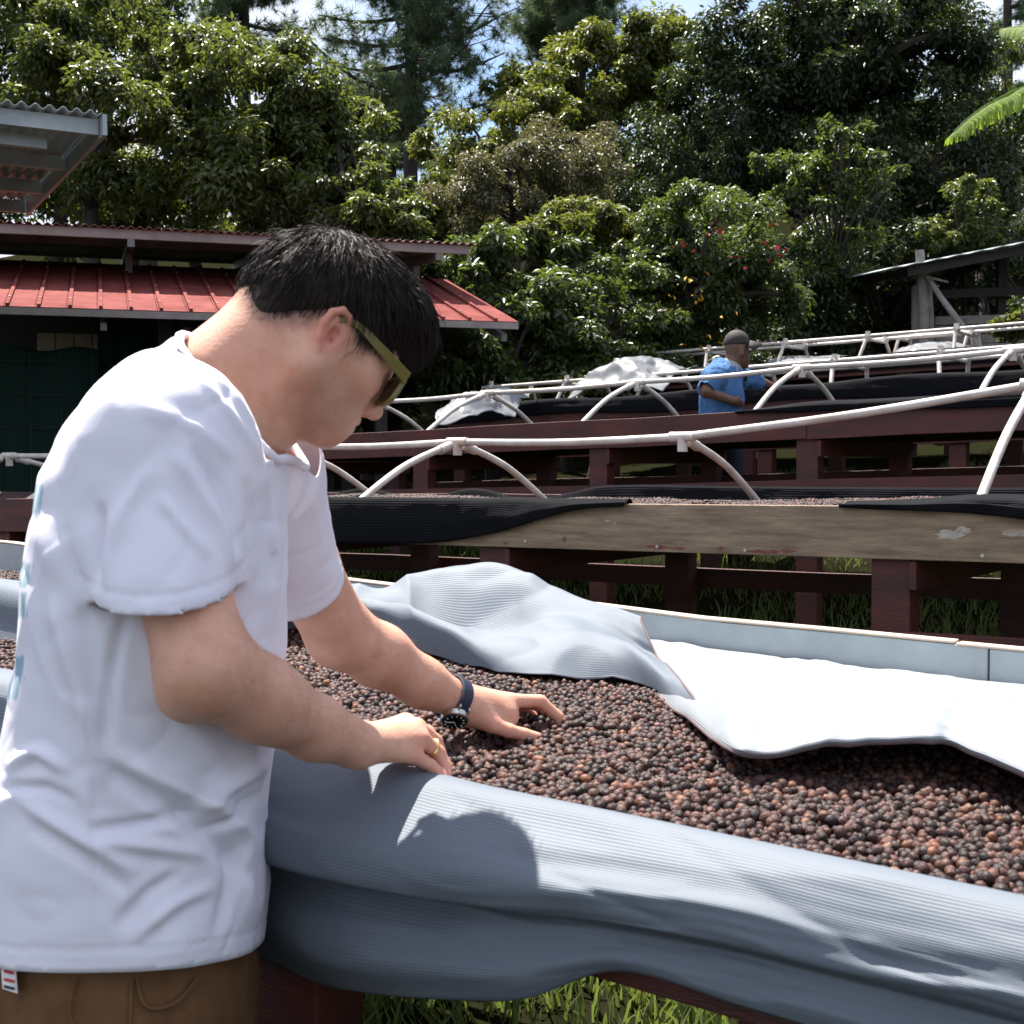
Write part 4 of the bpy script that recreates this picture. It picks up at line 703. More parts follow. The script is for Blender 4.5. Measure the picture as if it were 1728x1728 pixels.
# ------------------------------------------------------------------ signed-distance modelling for the people
class Field:
    def __init__(s, lo, hi, h):
        s.lo = np.array(lo, float); s.h = h; s.n = np.ceil((np.array(hi) - s.lo) / h).astype(int) + 1; s.F = np.full(s.n, 1.0, np.float32)
        s.ax = [s.lo[i] + h * np.arange(s.n[i]) for i in range(3)]
    def sub(s, lo, hi):
        a = np.clip(((np.array(lo) - s.lo) / s.h).astype(int), 0, s.n); b = np.clip(((np.array(hi) - s.lo) / s.h).astype(int) + 2, 0, s.n)
        sl_ = tuple(slice(a[i], b[i]) for i in range(3)); return sl_, np.meshgrid(*[s.ax[i][sl_[i]] for i in range(3)], indexing='ij', sparse=True)
    def blend(s, sl_, d, k, op):
        A = s.F[sl_]
        if A.size == 0: return
        d = d.astype(np.float32)
        if op == 'add':
            if k <= 0: s.F[sl_] = np.minimum(A, d)
            else: hh = np.maximum(k - np.abs(A - d), 0) / k; s.F[sl_] = np.minimum(A, d) - hh * hh * k * .25
        else:
            d = -d; hh = np.maximum(k - np.abs(A - d), 0) / max(k, 1e-6); s.F[sl_] = np.maximum(A, d) + hh * hh * k * .25
    def cone(s, a, b, ra, rb, k=.01, op='add'):
        a, b = np.array(a, float), np.array(b, float); m = max(ra, rb) + k + 3 * s.h; sl_, (X, Y, Z) = s.sub(np.minimum(a, b) - m, np.maximum(a, b) + m)
        ab = b - a; L2 = max((ab ** 2).sum(), 1e-12); t = np.clip(((X - a[0]) * ab[0] + (Y - a[1]) * ab[1] + (Z - a[2]) * ab[2]) / L2, 0, 1)
        d = np.sqrt((X - a[0] - t * ab[0]) ** 2 + (Y - a[1] - t * ab[1]) ** 2 + (Z - a[2] - t * ab[2]) ** 2) - (ra + (rb - ra) * t); s.blend(sl_, d, k, op)
    def sleeve(s, a, b, ra, rb, k, n, p):
        a, b = np.array(a, float), np.array(b, float); m = max(ra, rb) + k + 3 * s.h; sl_, (X, Y, Z) = s.sub(np.minimum(a, b) - m, np.maximum(a, b) + m)
        ab = b - a; t = np.clip(((X - a[0]) * ab[0] + (Y - a[1]) * ab[1] + (Z - a[2]) * ab[2]) / (ab ** 2).sum(), 0, 1)
        d = np.sqrt((X - a[0] - t * ab[0]) ** 2 + (Y - a[1] - t * ab[1]) ** 2 + (Z - a[2] - t * ab[2]) ** 2) - (ra + (rb - ra) * t)
        s.blend(sl_, np.maximum(d, (X - p[0]) * n[0] + (Y - p[1]) * n[1] + (Z - p[2]) * n[2]), k, 'add')
    def chain(s, pts, rad, k=.01):
        for i in range(len(pts) - 1): s.cone(pts[i], pts[i + 1], rad[i], rad[i + 1], k)
    def ell(s, c, r, k=.01, op='add', Rm=None):
        c, r = np.array(c, float), np.array(r, float); Rm = np.eye(3) if Rm is None else np.array(Rm); m = r.max() + k + 3 * s.h; sl_, (X, Y, Z) = s.sub(c - m, c + m)
        q = [((X - c[0]) * Rm[0, i] + (Y - c[1]) * Rm[1, i] + (Z - c[2]) * Rm[2, i]) for i in range(3)]
        k0 = np.sqrt(sum((q[i] / r[i]) ** 2 for i in range(3))); k1 = np.sqrt(sum((q[i] / r[i] ** 2) ** 2 for i in range(3))) + 1e-9; s.blend(sl_, k0 * (k0 - 1) / k1, k, op)
    def loft(s, zs, cx, cy, a, b, fdir, k=.02, p=2.3):
        """stack of rounded sections; b along fdir, a across"""
        o = np.argsort(zs); I = lambda v: np.interp(s.ax[2], np.array(zs)[o], np.array(v)[o])
        cx, cy, a, b = [I(v)[None, None, :] for v in (cx, cy, a, b)]; X = s.ax[0][:, None, None] - cx; Y = s.ax[1][None, :, None] - cy
        f_ = X * fdir[0] + Y * fdir[1]; g_ = X * fdir[1] - Y * fdir[0]; rho = (np.abs(f_ / b) ** p + np.abs(g_ / a) ** p) ** (1 / p); d = (rho - 1) * np.minimum(a, b)
        Z = s.ax[2][None, None, :]; d = np.maximum(d, np.maximum(Z - max(zs), min(zs) - Z)); s.blend((slice(None),) * 3, np.broadcast_to(d, s.F.shape), k, 'add')
    def mesh(s, smooth=3):
        F = s.F; S = F < 0; c = np.zeros(np.array(F.shape) - 1, np.int8)
        for dx in (0, 1):
            for dy in (0, 1):
                for dz in (0, 1): c += S[dx:F.shape[0] - 1 + dx, dy:F.shape[1] - 1 + dy, dz:F.shape[2] - 1 + dz]
        cells = np.argwhere((c > 0) & (c < 8)); idx = np.full(c.shape, -1, np.int32); idx[tuple(cells.T)] = np.arange(len(cells))
        cor = [(x, y, z) for x in (0, 1) for y in (0, 1) for z in (0, 1)]; val = np.stack([F[cells[:, 0] + x, cells[:, 1] + y, cells[:, 2] + z] for x, y, z in cor], 1)
        acc = np.zeros((len(cells), 3)); cnt = np.zeros(len(cells))
        for i in range(8):
            for j in range(i + 1, 8):
                if sum(abs(cor[i][q] - cor[j][q]) for q in range(3)) != 1: continue
                cr = (val[:, i] < 0) != (val[:, j] < 0); t = val[:, i] / (val[:, i] - val[:, j] + 1e-12); p = np.array(cor[i]) + t[:, None] * (np.array(cor[j]) - np.array(cor[i])); acc[cr] += p[cr]; cnt[cr] += 1
        V = s.lo + s.h * (cells + acc / cnt[:, None]); Q = []
        for ax in range(3):
            o1, o2 = [q for q in range(3) if q != ax]; sl0 = [slice(1, -1)] * 3; sl1 = [slice(1, -1)] * 3; sl0[ax] = slice(0, -1); sl1[ax] = slice(1, None)
            A, B = S[tuple(sl0)], S[tuple(sl1)]; e = np.argwhere(A != B); flip = A[tuple(e.T)]
            off = np.ones(3, int); off[ax] = 0; e = e + off; g = []
            for (p, q) in ((-1, -1), (0, -1), (0, 0), (-1, 0)):
                w_ = e.copy(); w_[:, o1] += p; w_[:, o2] += q; g.append(idx[tuple(w_.T)])
            g = np.stack(g, 1); fl_ = flip if ax != 1 else ~flip; g[~fl_] = g[~fl_][:, ::-1]; Q.append(g)
        Q = np.concatenate(Q); Q = Q[(Q >= 0).all(1)]
        E = np.concatenate([Q[:, [0, 1]], Q[:, [1, 2]], Q[:, [2, 3]], Q[:, [3, 0]]])
        for _ in range(smooth): V = lap(V, E)
        return V, Q
def lap(V, E, f=.5):
    A = np.zeros_like(V); n = np.zeros(len(V))
    for i in range(3): A[:, i] = np.bincount(E[:, 0], V[E[:, 1], i], len(V)) + np.bincount(E[:, 1], V[E[:, 0], i], len(V))
    n = np.bincount(E[:, 0], minlength=len(V)) + np.bincount(E[:, 1], minlength=len(V)); return V + f * (A / np.maximum(n, 1)[:, None] - V)
def vnormals(V, Q):
    fn = np.cross(V[Q[:, 2]] - V[Q[:, 0]], V[Q[:, 3]] - V[Q[:, 1]]); N = np.zeros_like(V)
    for j in range(4):
        for i in range(3): N[:, i] += np.bincount(Q[:, j], fn[:, i], len(V))
    return N / (np.linalg.norm(N, axis=1)[:, None] + 1e-12)
def compact(V, Q, *ex):
    used = np.unique(Q); m = np.full(len(V), -1); m[used] = np.arange(len(used)); return (V[used], m[Q]) + tuple(e[used] for e in ex)
def boundary(Q):
    E = np.sort(np.concatenate([Q[:, [0, 1]], Q[:, [1, 2]], Q[:, [2, 3]], Q[:, [3, 0]]]), 1); u, c = np.unique(E, axis=0, return_counts=True); return np.unique(u[c == 1])
def attr(me, name, val): a = me.attributes.new(name, 'FLOAT', 'POINT'); a.data.foreach_set('value', np.asarray(val, np.float32))
def add_attr_color(m, name, col, amount=1.0):
    """mix another pigment in by a vertex attribute"""
    t = m.node_tree; b = bsdf(m); at = t.nodes.new('ShaderNodeAttribute'); at.attribute_name = name; mx = t.nodes.new('ShaderNodeMix'); mx.data_type = 'RGBA'; mul = t.nodes.new('ShaderNodeMath'); mul.operation = 'MULTIPLY'; mul.inputs[1].default_value = amount
    t.links.new(at.outputs['Fac'], mul.inputs[0]); t.links.new(mul.outputs[0], mx.inputs[0]); inp = b.inputs['Base Color']
    if inp.links: t.links.new(inp.links[0].from_socket, mx.inputs[6])
    else: mx.inputs[6].default_value = inp.default_value
    mx.inputs[7].default_value = (*col, 1); t.links.new(mx.outputs[2], inp); return m
M['skin'] = mat('skin', (.72, .40, .29), .5, col2=(.60, .30, .20), vscale=26, bump=.1, bscale=230, sss=.3, spec=.35)
add_attr_color(M['skin'], 'stubble', (.26, .17, .14), .42); add_attr_color(M['skin'], 'flush', (.62, .2, .16), .6); add_attr_color(M['skin'], 'hairline', (.035, .024, .02), .93)
M['shirt'] = mat('white_cotton', (.88, .85, .94), .85, bump=.08, bscale=700, sheen=.15, spec=.2); add_attr_color(M['shirt'], 'ink', (.22, .42, .52), .85)
add_translucent(M['shirt'], (.8, .78, .8), .14)
M['trousers'] = mat('brown_canvas', (.165, .085, .04), .9, col2=(.115, .058, .028), vscale=30, bump=.2, bscale=500, spec=.1)
M['hair'] = mat('dark_hair', (.022, .013, .009), .58, spec=.25, var=.35, vscale=40)
M['olive_plastic'] = mat('olive_acetate', (.16, .13, .035), .25, spec=.6)
M['lens'] = mat('brown_lens', (.06, .035, .02), .08, spec=.8); bsdf(M['lens']).inputs['Transmission Weight'].default_value = .45
M['navy'] = mat('navy_rubber', (.012, .016, .04), .5); M['steel'] = mat('brushed_steel', (.55, .53, .5), .25, metal=1); M['dial'] = mat('black_dial', (.008, .008, .01), .15, spec=.6)
M['gold'] = mat('gold', (.8, .55, .2), .2, metal=1); M['white_mark'] = mat('white_mark', (.8, .8, .8), .5); M['red_mark'] = mat('red_thread', (.5, .05, .05), .7); M['leather'] = mat('shoe_leather', (.06, .035, .02), .5)
# ------------------------------------------------------------------ the man in the white shirt
man0 = P(215, 1650, 1.48); mgz = float(ground_z(man0.x, man0.y))
man = empty('person', (man0.x, man0.y, mgz), 'person in white t-shirt, brown trousers and sunglasses bending over the coffee with both hands', 'person')
YAW, PIT_, HS = R(30), R(36), .905
hf = Vector((math.cos(PIT_) * math.cos(YAW), math.cos(PIT_) * math.sin(YAW), -math.sin(PIT_))); hl = Vector((-math.sin(YAW), math.cos(YAW), 0)); hu = hf.cross(hl)
HM = np.array([hf, hl, hu]).T * HS; HC = np.array(P(556, 568, 1.49)) - HM @ np.array([-.005, -.076, 0])
H = lambda x, y, z: HC + HM @ np.array([x, y, z]); HRm = HM / HS
fd = Field(np.minimum(HC, P(380, 720, 1.45)) - .14, HC + .17, .0018)
def he(c, r, k, op='add', rot=None): fd.ell(H(*c), np.array(r) * HS, k, op, HRm if rot is None else HRm @ rot)
def hc(a, b, ra, rb, k, op='add'): fd.cone(H(*a), H(*b), ra * HS, rb * HS, k, op)
he((-.008, 0, .045), (.100, .075, .082), .01); he((.042, 0, .04), (.055, .064, .062), .03); he((.04, 0, -.015), (.058, .060, .068), .03)
for s in (-1, 1):
    he((.062, s * .043, -.004), (.026, .02, .02), .025); hc((-.002, s * .055, -.046), (.072, s * .018, -.076), .019, .017, .03); hc((.0, s * .056, -.045), (.0, s * .06, .01), .018, .02, .03)
    hc((.094, s * .008, .034), (.082, s * .048, .036), .010, .009, .02)
he((.077, 0, -.076), (.02, .022, .017), .022); he((.078, 0, -.048), (.027, .03, .028), .025)
for s in (-1, 1): he((.104, s * .031, .016), (.014, .017, .012), .014, 'sub')
for s in (-1, 1): he((.084, s * .031, .015), (.0125, .0125, .0125), .003)
hc((.096, 0, .024), (.117, 0, -.012), .0085, .0105, .014); he((.1195, 0, -.016), (.0115, .0115, .0105), .008)
for s in (-1, 1): he((.108, s * .012, -.021), (.011, .0075, .0085), .006); he((.113, s * .006, -.0275), (.005, .003, .004), .002, 'sub')
hc((.100, -.018, -.0435), (.106, 0, -.0405), .004, .0055, .006); hc((.106, 0, -.0405), (.100, .018, -.0435), .0055, .004, .006)
hc((.098, -.016, -.0535), (.103, 0, -.0555), .0045, .0065, .006); hc((.103, 0, -.0555), (.098, .016, -.0535), .0065, .0045, .006)
hc((.104, -.021, -.0485), (.112, 0, -.048), .0016, .0022, .002, 'sub'); hc((.112, 0, -.048), (.104, .021, -.0485), .0022, .0016, .002, 'sub')
for s in (-1, 1):                                                      # ears
    E_ = [(.006, .070, .004), (.008, .076, .020), (.000, .083, .032), (-.013, .087, .033), (-.023, .089, .022), (-.024, .088, .006), (-.017, .084, -.010), (-.008, .079, -.023), (.002, .074, -.020)]
    E_ = [(x, s * y, z) for x, y, z in E_]
    he((-.008, s * .0775, .006), (.016, .0055, .026), .004, rot=np.array(Matrix.Rotation(s * R(-22), 3, 'Z')))
    for i in range(len(E_) - 1): hc(E_[i], E_[i + 1], .0047, .0047, .002)
    hc((-.012, s * .084, .020), (-.011, s * .083, -.006), .0032, .0035, .004); he((-.004, s * .0845, .000), (.0085, .0095, .0125), .003, 'sub'); he((-.001, s * .078, -.003), (.004, .012, .004), .003, 'sub')
    he((.005, s * .077, -.001), (.004, .004, .006), .004)
nb = P(385, 700, 1.52); fd.cone(H(-.035, 0, -.01), nb, .056, .066, .03); fd.cone(H(.0, 0, -.055), P(425, 715, 1.54), .036, .046, .025); fd.cone(H(-.05, 0, .0), P(350, 640, 1.5), .04, .05, .03)
VB, QB = fd.mesh(2)
loc = (VB - HC) @ np.linalg.inv(HM).T
stub = np.clip(1.2 - np.hypot((loc[:, 0] - .045) / .06, (loc[:, 2] + .065) / .042), 0, 1) * (loc[:, 2] < -.008) * (np.abs(loc[:, 0] - .04) < .08); stub = np.clip(stub * 1.3, 0, 1) * (.75 + .25 * vnoise(loc, 260, 3))
flush = np.clip(1 - np.hypot((loc[:, 0] + .008) / .03, (loc[:, 2] - .006) / .04), 0, 1) * (np.abs(loc[:, 1]) > .072) * 1.6 + .8 * np.clip(1 - np.linalg.norm((loc - (.104, 0, -.048)) / (.016, .02, .011), axis=1), 0, 1) * 2 + .5 * np.clip(1 - np.linalg.norm((loc - (.122, 0, -.018)) / (.02, .02, .02), axis=1), 0, 1) + .35 * np.clip(1 - np.linalg.norm((np.abs(loc) - (.07, .045, .012)) / (.03, .03, .025), axis=1), 0, 1)
parts = [(VB, QB, np.clip(stub, 0, 1), np.clip(flush, 0, 1))]
def arm(pts, rad, hand, lo_pad=.07, extra=()):
    pts = [np.array(p) for p in pts]; allp = np.array(pts + [np.array(q) for f in hand for q in f['p']]); f = Field(allp.min(0) - lo_pad, allp.max(0) + lo_pad, .0026)
    f.chain(pts, rad, .02)
    for (a, b, ra, rb) in extra: f.cone(a, b, ra, rb, .02)
    wr = pts[-1]
    for fg in hand:
        pp = [np.array(q) for q in fg['p']]; r0 = fg['r']; k = fg.get('k', .012)
        f.cone(wr if not fg.get('root') is not None else np.array(fg['root']), pp[0], fg.get('pr', .017), r0 * 1.28, k)
        rr = [r0 * 1.2, r0 * 1.02, r0 * .95, r0 * .82]
        for i in range(len(pp) - 1): f.cone(pp[i], pp[i + 1], rr[i], rr[i + 1], .0035)
    V, Q = f.mesh(2); fl = np.zeros(len(V))
    for fg in hand:
        for q, s_ in zip(fg['p'], (.016, .013, .01, .012)): fl += .55 * np.exp(-((V - np.array(q)) ** 2).sum(1) / s_ ** 2)
    fl += .8 * np.exp(-((V - (pts[1] + np.array((-.02, -.01, -.035)))) ** 2).sum(1) / .035 ** 2)
    return V, Q, np.zeros(len(V)), np.clip(fl, 0, 1)
EA = P(347, 1128, 1.30)
RA = [P(285, 765, 1.37), P(300, 960, 1.325), EA, P(440, 1180, 1.355), P(530, 1228, 1.42), P(602, 1257, 1.475)]
F4 = lambda *a: [P(*q) for q in a]
rhand = [dict(p=F4((684, 1219, 1.575), (722, 1237, 1.60), (731, 1264, 1.60), (728, 1284, 1.59)), r=.0088), dict(p=F4((703, 1228, 1.56), (734, 1251, 1.588), (744, 1282, 1.585), (744, 1303, 1.578)), r=.0090),
         dict(p=F4((710, 1247, 1.545), (739, 1270, 1.568), (751, 1294, 1.568), (753, 1311, 1.56)), r=.0085), dict(p=F4((698, 1275, 1.53), (727, 1292, 1.548), (742, 1306, 1.55), (747, 1315, 1.545)), r=.0074),
         dict(p=F4((648, 1246, 1.555), (680, 1250, 1.60), (702, 1270, 1.61), (712, 1285, 1.605)), r=.0098, pr=.02)]
VR, QR, s1, f1 = arm(RA, [.047, .045, .0445, .039, .0315, .0265], rhand, extra=[(P(330, 1150, 1.295), P(312, 1174, 1.30), .03, .023), (P(390, 1150, 1.325), P(470, 1196, 1.375), .034, .031)]); parts.append((VR, QR, s1, f1))
LA = [P(432, 800, 1.68), P(505, 950, 1.78), P(574, 1070, 1.86), P(640, 1106, 1.905), P(712, 1152, 1.955), P(778, 1186, 2.0)]
lhand = [dict(p=F4((860, 1182, 2.045), (911, 1183, 2.07), (942, 1210, 2.08), (953, 1243, 2.08)), r=.0094, pr=.024), dict(p=F4((862, 1184, 2.08), (913, 1184, 2.105), (940, 1212, 2.11), (946, 1244, 2.105)), r=.0096, pr=.024),
         dict(p=F4((858, 1186, 2.105), (905, 1188, 2.13), (930, 1214, 2.13), (930, 1244, 2.12)), r=.009, pr=.022), dict(p=F4((848, 1190, 2.125), (888, 1196, 2.145), (910, 1218, 2.145), (912, 1242, 2.135)), r=.008, pr=.02),
         dict(p=F4((830, 1222, 2.0), (858, 1233, 2.005), (884, 1240, 2.02), (907, 1245, 2.03)), r=.0105, pr=.024)]
VL, QL, s2, f2 = arm(LA, [.052, .048, .0445, .042, .0335, .0265], lhand, extra=[(P(790, 1195, 2.01), P(846, 1206, 2.035), .027, .027)]); parts.append((VL, QL, s2, f2))
# trunk under the shirt, so that the body is one figure
ft = Field(P(0, 1728, 1.3) - Vector((.05, .15, .1)), P(520, 600, 1.75) + Vector((.05, .1, .05)), .008)
ft.chain([P(230, 1640, 1.48), P(235, 1300, 1.48), P(270, 950, 1.5), P(350, 720, 1.51)], [.10, .095, .105, .07], .05); ft.cone(P(350, 740, 1.5), RA[0], .05, .045, .04); ft.cone(P(360, 740, 1.53), LA[0], .05, .045, .04)
VT, QT = ft.mesh(2); parts.append((VT, QT, np.zeros(len(VT)), np.zeros(len(VT))))
off = 0; AV, AQ, AS, AF = [], [], [], []
for V, Q, s_, f_ in parts: AV.append(V); AQ.append(Q + off); AS.append(s_); AF.append(f_); off += len(V)
me = fastmesh('body', np.concatenate(AV), np.concatenate(AQ)); attr(me, 'stubble', np.concatenate(AS)); attr(me, 'flush', np.concatenate(AF)); body = link('body', me, M['skin'], man, True)
ahr = np.random.default_rng(9); AH = []                               # fine hair on the forearms
for V_, Q_, c0_, c1_ in ((VR, QR, RA[2], RA[5]), (VL, QL, LA[2], LA[5])):
    n_ = vnormals(V_, Q_); ax0 = np.array(c1_) - np.array(c0_); L_ = np.linalg.norm(ax0); ax0 /= L_; t_ = (V_ - np.array(c0_)) @ ax0 / L_; dd_ = np.linalg.norm(V_ - np.array(c0_) - (t_ * L_)[:, None] * ax0, axis=1); ok = np.where((t_ > -.1) & (t_ < .95) & (dd_ < .06) & (n_[:, 2] > -.35))[0]; k_ = ahr.choice(ok, 2200)
    d_ = ax0 * .8 + n_[k_] * ahr.uniform(.12, .5, (2200, 1)) + ahr.normal(size=(2200, 3)) * .3 - np.array([0, 0, .2]); d_ /= np.linalg.norm(d_, axis=1)[:, None]; sd_ = np.cross(d_, ahr.normal(size=(2200, 3))); sd_ /= np.linalg.norm(sd_, axis=1)[:, None]; AH.append(np.stack([V_[k_] - sd_ * .00007, V_[k_] + sd_ * .00007, V_[k_] + d_ * ahr.uniform(.006, .013, (2200, 1))], 1).reshape(-1, 3))
AH = np.concatenate(AH); M['arm_hair'] = mat('arm_hair', (.34, .19, .10), .5); o = link('arm_hair', fastmesh('arm_hair', AH, np.arange(len(AH)).reshape(-1, 3)), M['arm_hair'], body); o['kind'] = 'stuff'
# --- t-shirt
PHI = R(8); sf = (math.cos(PHI), math.sin(PHI)); DM = 1.5
SECT = [(585, 290, 400, .05), (610, 250, 425, .09), (640, 208, 440, .13), (680, 158, 452, .16), (740, 108, 465, .178), (800, 82, 478, .185), (900, 60, 484, .19), (1000, 50, 484, .19), (1100, 44, 480, .188), (1200, 26, 470, .185), (1280, 8, 463, .185), (1380, -4, 447, .188), (1440, -6, 447, .19), (1510, -8, 455, .192), (1600, -10, 442, .192), (1680, -10, 436, .19)]
zs, cx, cy, aa, bb = [], [], [], [], []
for py, xl, xr, a_ in SECT:
    p = P((xl + xr) / 2, py, DM); hw = (xr - xl) / 2 * DM / FPX; zs.append(p.z); cx.append(p.x); cy.append(DM); aa.append(a_); bb.append(max(.03, math.sqrt(max(hw ** 2 - (a_ * math.sin(PHI)) ** 2, .0009)) / math.cos(PHI)))
fs = Field(P(-40, 1690, 1.3) - Vector((.05, .02, .0)), (P(600, 560, 1.85).x + .02, 1.95, P(0, 560, 1.5).z + .02), .0042); fs.lo
fs = Field((min(cx) - max(bb) - .03, 1.24, min(zs) - .02), (P(600, 1000, 1.85).x + .03, 1.93, max(zs) + .06), .0042)
fs.loft(zs, cx, cy, aa, bb, sf, 0)
Ft = fs.F.copy()
fs.cone(P(372, 668, 1.49), P(292, 742, 1.385), .058, .078, .05); fs.cone(P(385, 690, 1.53), P(436, 790, 1.66), .06, .07, .05)
RS0, RS1 = P(288, 742, 1.385), P(281, 992, 1.325); nRs = ((RS1 - RS0).normalized() + Vector((-.05, .62, 0))).normalized(); fs.sleeve(RS0, RS1 + (RS1 - RS0) * .3, .08, .068, .03, nRs, RS1)
LS0, LS1 = P(438, 790, 1.66), P(502, 992, 1.785); nLs = (LS1 - LS0).normalized(); fs.sleeve(LS0, LS1 + (LS1 - LS0) * .3, .074, .06, .03, nLs, LS1)
VS, QS = fs.mesh(2); NS = vnormals(VS, QS)
ijk = np.clip(((VS - fs.lo) / fs.h).round().astype(int), 0, fs.n - 1); ftor = Ft[ijk[:, 0], ijk[:, 1], ijk[:, 2]]
def plane(p, n): n = np.array(n); n = n / np.linalg.norm(n); return (VS - np.array(p)) @ n, n
rdir = (RS1 - RS0).normalized(); ldir = (LS1 - LS0).normalized()
dR, nR = plane(RS1, nRs); dL, nL = plane(LS1, ldir)
c_n = P(332, 590, 1.50); c_f = P(468, 742, 1.56); ax_ = (c_f - c_n).normalized(); cn = ax_.cross(Vector((.0, -1, 0))); cn = cn if cn.z > 0 else -cn; dC, nC = plane(c_n, cn)
dH, nH = plane(P(215, 1640, 1.315), (0.0, -.2, -1))
nearR = np.linalg.norm(VS - np.array(RS1), axis=1) < .13; nearL = np.linalg.norm(VS - np.array(LS1), axis=1) < .13; neckc = np.array(P(400, 668, 1.52)); nearC = np.linalg.norm(VS - neckc, axis=1) < .16
axd = lambda p0, n_: np.linalg.norm((VS - np.array(p0)) - ((VS - np.array(p0)) @ n_)[:, None] * n_, axis=1)
cutR = (dR > -.0045) & nearR & (axd(RS1, nR) < .067) & (ftor > .004) & ((NS @ nR) > .35); cutL = (dL > -.0045) & nearL & (axd(LS1, nL) < .059) & (ftor > .004) & ((NS @ nL) > .35); cutC = (dC > 0) & nearC; cutH = dH > 0
kill = cutR | cutL | cutC | cutH; keepQ = QS[~kill[QS].any(1)]
# folds: ridges and hollows along the drag lines of the cloth
pp = proj(VS); view = np.array([0, 0, CZ]) - VS; view /= np.linalg.norm(view, axis=1)[:, None]; wgt = np.clip((NS * view).sum(1) * 2.2, 0, 1)
FOLD = [([(303, 774), (366, 883), (389, 969)], .008, 17), ([(275, 843), (343, 929)], .006, 14), ([(330, 760), (385, 850), (396, 930)], -.006, 12), ([(240, 800), (200, 880), (180, 960)], .005, 16), ([(168, 860), (163, 990)], -.010, 12),
 ([(69, 883), (103, 1055), (154, 1232), (166, 1312)], .008, 20), ([(110, 900), (150, 1080), (190, 1230)], -.006, 18), ([(157, 1100), (158, 1300), (161, 1640)], -.0022, 4), ([(200, 1306), (275, 1358), (355, 1415), (405, 1470)], -.013, 20), ([(190, 1275), (290, 1320), (380, 1372), (430, 1420)], .011, 22),
 ([(166, 1398), (229, 1392), (320, 1375)], -.010, 13), ([(170, 1420), (250, 1428), (330, 1440)], .008, 16), ([(46, 1358), (137, 1415), (223, 1466)], .009, 16), ([(60, 1400), (150, 1455), (210, 1500)], -.006, 14), ([(206, 1558), (246, 1512), (297, 1478)], -.009, 15), ([(230, 1580), (290, 1530), (350, 1500)], .007, 16),
 ([(457, 1290), (400, 1318), (343, 1358)], .011, 17), ([(430, 1345), (385, 1378), (350, 1400)], -.008, 12), ([(423, 1426), (412, 1472), (423, 1541)], .010, 18), ([(390, 1440), (385, 1500), (370, 1570)], -.007, 16), ([(215, 1020), (190, 1130), (178, 1240)], -.007, 14), ([(240, 1040), (300, 1200), (380, 1290)], .005, 25), ([(420, 820), (432, 950), (425, 1080)], -.007, 14), ([(455, 800), (462, 950), (455, 1060)], .006, 12),
 ([(250, 690), (330, 720), (390, 770)], .004, 18), ([(345, 640), (395, 700), (450, 790)], .004, 10), ([(20, 1290), (60, 1270), (110, 1300)], .008, 14), ([(10, 1330), (70, 1330), (120, 1350)], -.007, 12)]
disp = np.zeros(len(VS))
for line, amp, wd in FOLD:
    L = catmull(line, 20); best = np.full(len(VS), 1e9); tb = np.zeros(len(VS))
    for i in range(19):
        a, b = L[i], L[i + 1]; ab = b - a; t = np.clip(((pp - a) @ ab) / (ab @ ab), 0, 1); d_ = np.linalg.norm(pp - a - t[:, None] * ab, axis=1); m = d_ < best; best[m] = d_[m]; tb[m] = (i + t[m]) / 19
    env = np.sin(np.pi * np.clip(.06 + .88 * tb, 0, 1)) ** .6; x = best / (wd * .8); disp += amp * env * (np.exp(-x * x) * 1.25 - .35 * np.exp(-(x / 2.2) ** 2)) * wgt
low = vnoise(VS * (1, 1, .6), 14, 3) * .003 + vnoise(VS, 30, 5) * .0018 + np.clip(1 - np.abs(vnoise(VS * (1.2, 1.2, .8) + VS[:, [2, 2, 0]] * (.5, .5, 0), 9, 9)) * 2.5, 0, 1) ** 2 * .0022 - np.clip(1 - np.abs(vnoise(VS * (1, 1, 1.3) - VS[:, [2, 2, 0]] * (.6, .6, 0), 13, 19)) * 2.5, 0, 1) ** 2 * .0018
near_edge = np.minimum(np.minimum(np.where(nearR, np.abs(dR), 1), np.where(nearL, np.abs(dL), 1)), np.where(nearC, np.abs(dC), 1)); fade = np.clip(near_edge / .03, .15, 1)
VS2 = VS + NS * ((disp + low) * fade)[:, None]
bd = boundary(keepQ)                                                   # straighten the cut hems
for cut, d_, n_, nr in ((cutR, dR, nR, nearR), (cutL, dL, nL, nearL), (cutC, dC, nC, nearC), (cutH, dH, nH, np.ones(len(VS), bool))):
    s = bd[(np.abs(d_[bd]) < .009) & nr[bd]]; VS2[s] -= n_ * ((VS2[s] - VS[s]) @ n_ + d_[s])[:, None]
BE = np.sort(np.concatenate([keepQ[:, [0, 1]], keepQ[:, [1, 2]], keepQ[:, [2, 3]], keepQ[:, [3, 0]]]), 1); BU, BC = np.unique(BE, axis=0, return_counts=True); BE = BU[BC == 1]
for _ in range(10): VS2[bd] = lap(VS2, BE)[bd]
hem = (np.abs(dR + .018) < .0022) & nearR & (ftor > .003) | ((np.abs(dL + .018) < .0022) & nearL & (ftor > .003)) | (np.abs(dH + .022) < .0022); VS2 = VS2 - NS * (hem * .0012)[:, None]
rel = VS - np.stack([np.interp(VS[:, 2], zs[::-1], cx[::-1]), np.full(len(VS), DM), VS[:, 2]], -1); lat_ = rel[:, 0] * sf[1] - rel[:, 1] * sf[0]; bk_ = rel[:, 0] * sf[0] + rel[:, 1] * sf[1]
py_ = pp[:, 1]; ink = (bk_ < 0) & (np.abs(lat_) < .128) & (((py_ > 815) & (py_ < 868)) | ((py_ > 950) & (py_ < 990)) | ((py_ > 1000) & (py_ < 1042)) | ((py_ > 1108) & (py_ < 1180))) & (np.sin(lat_ * 190) > -.75)
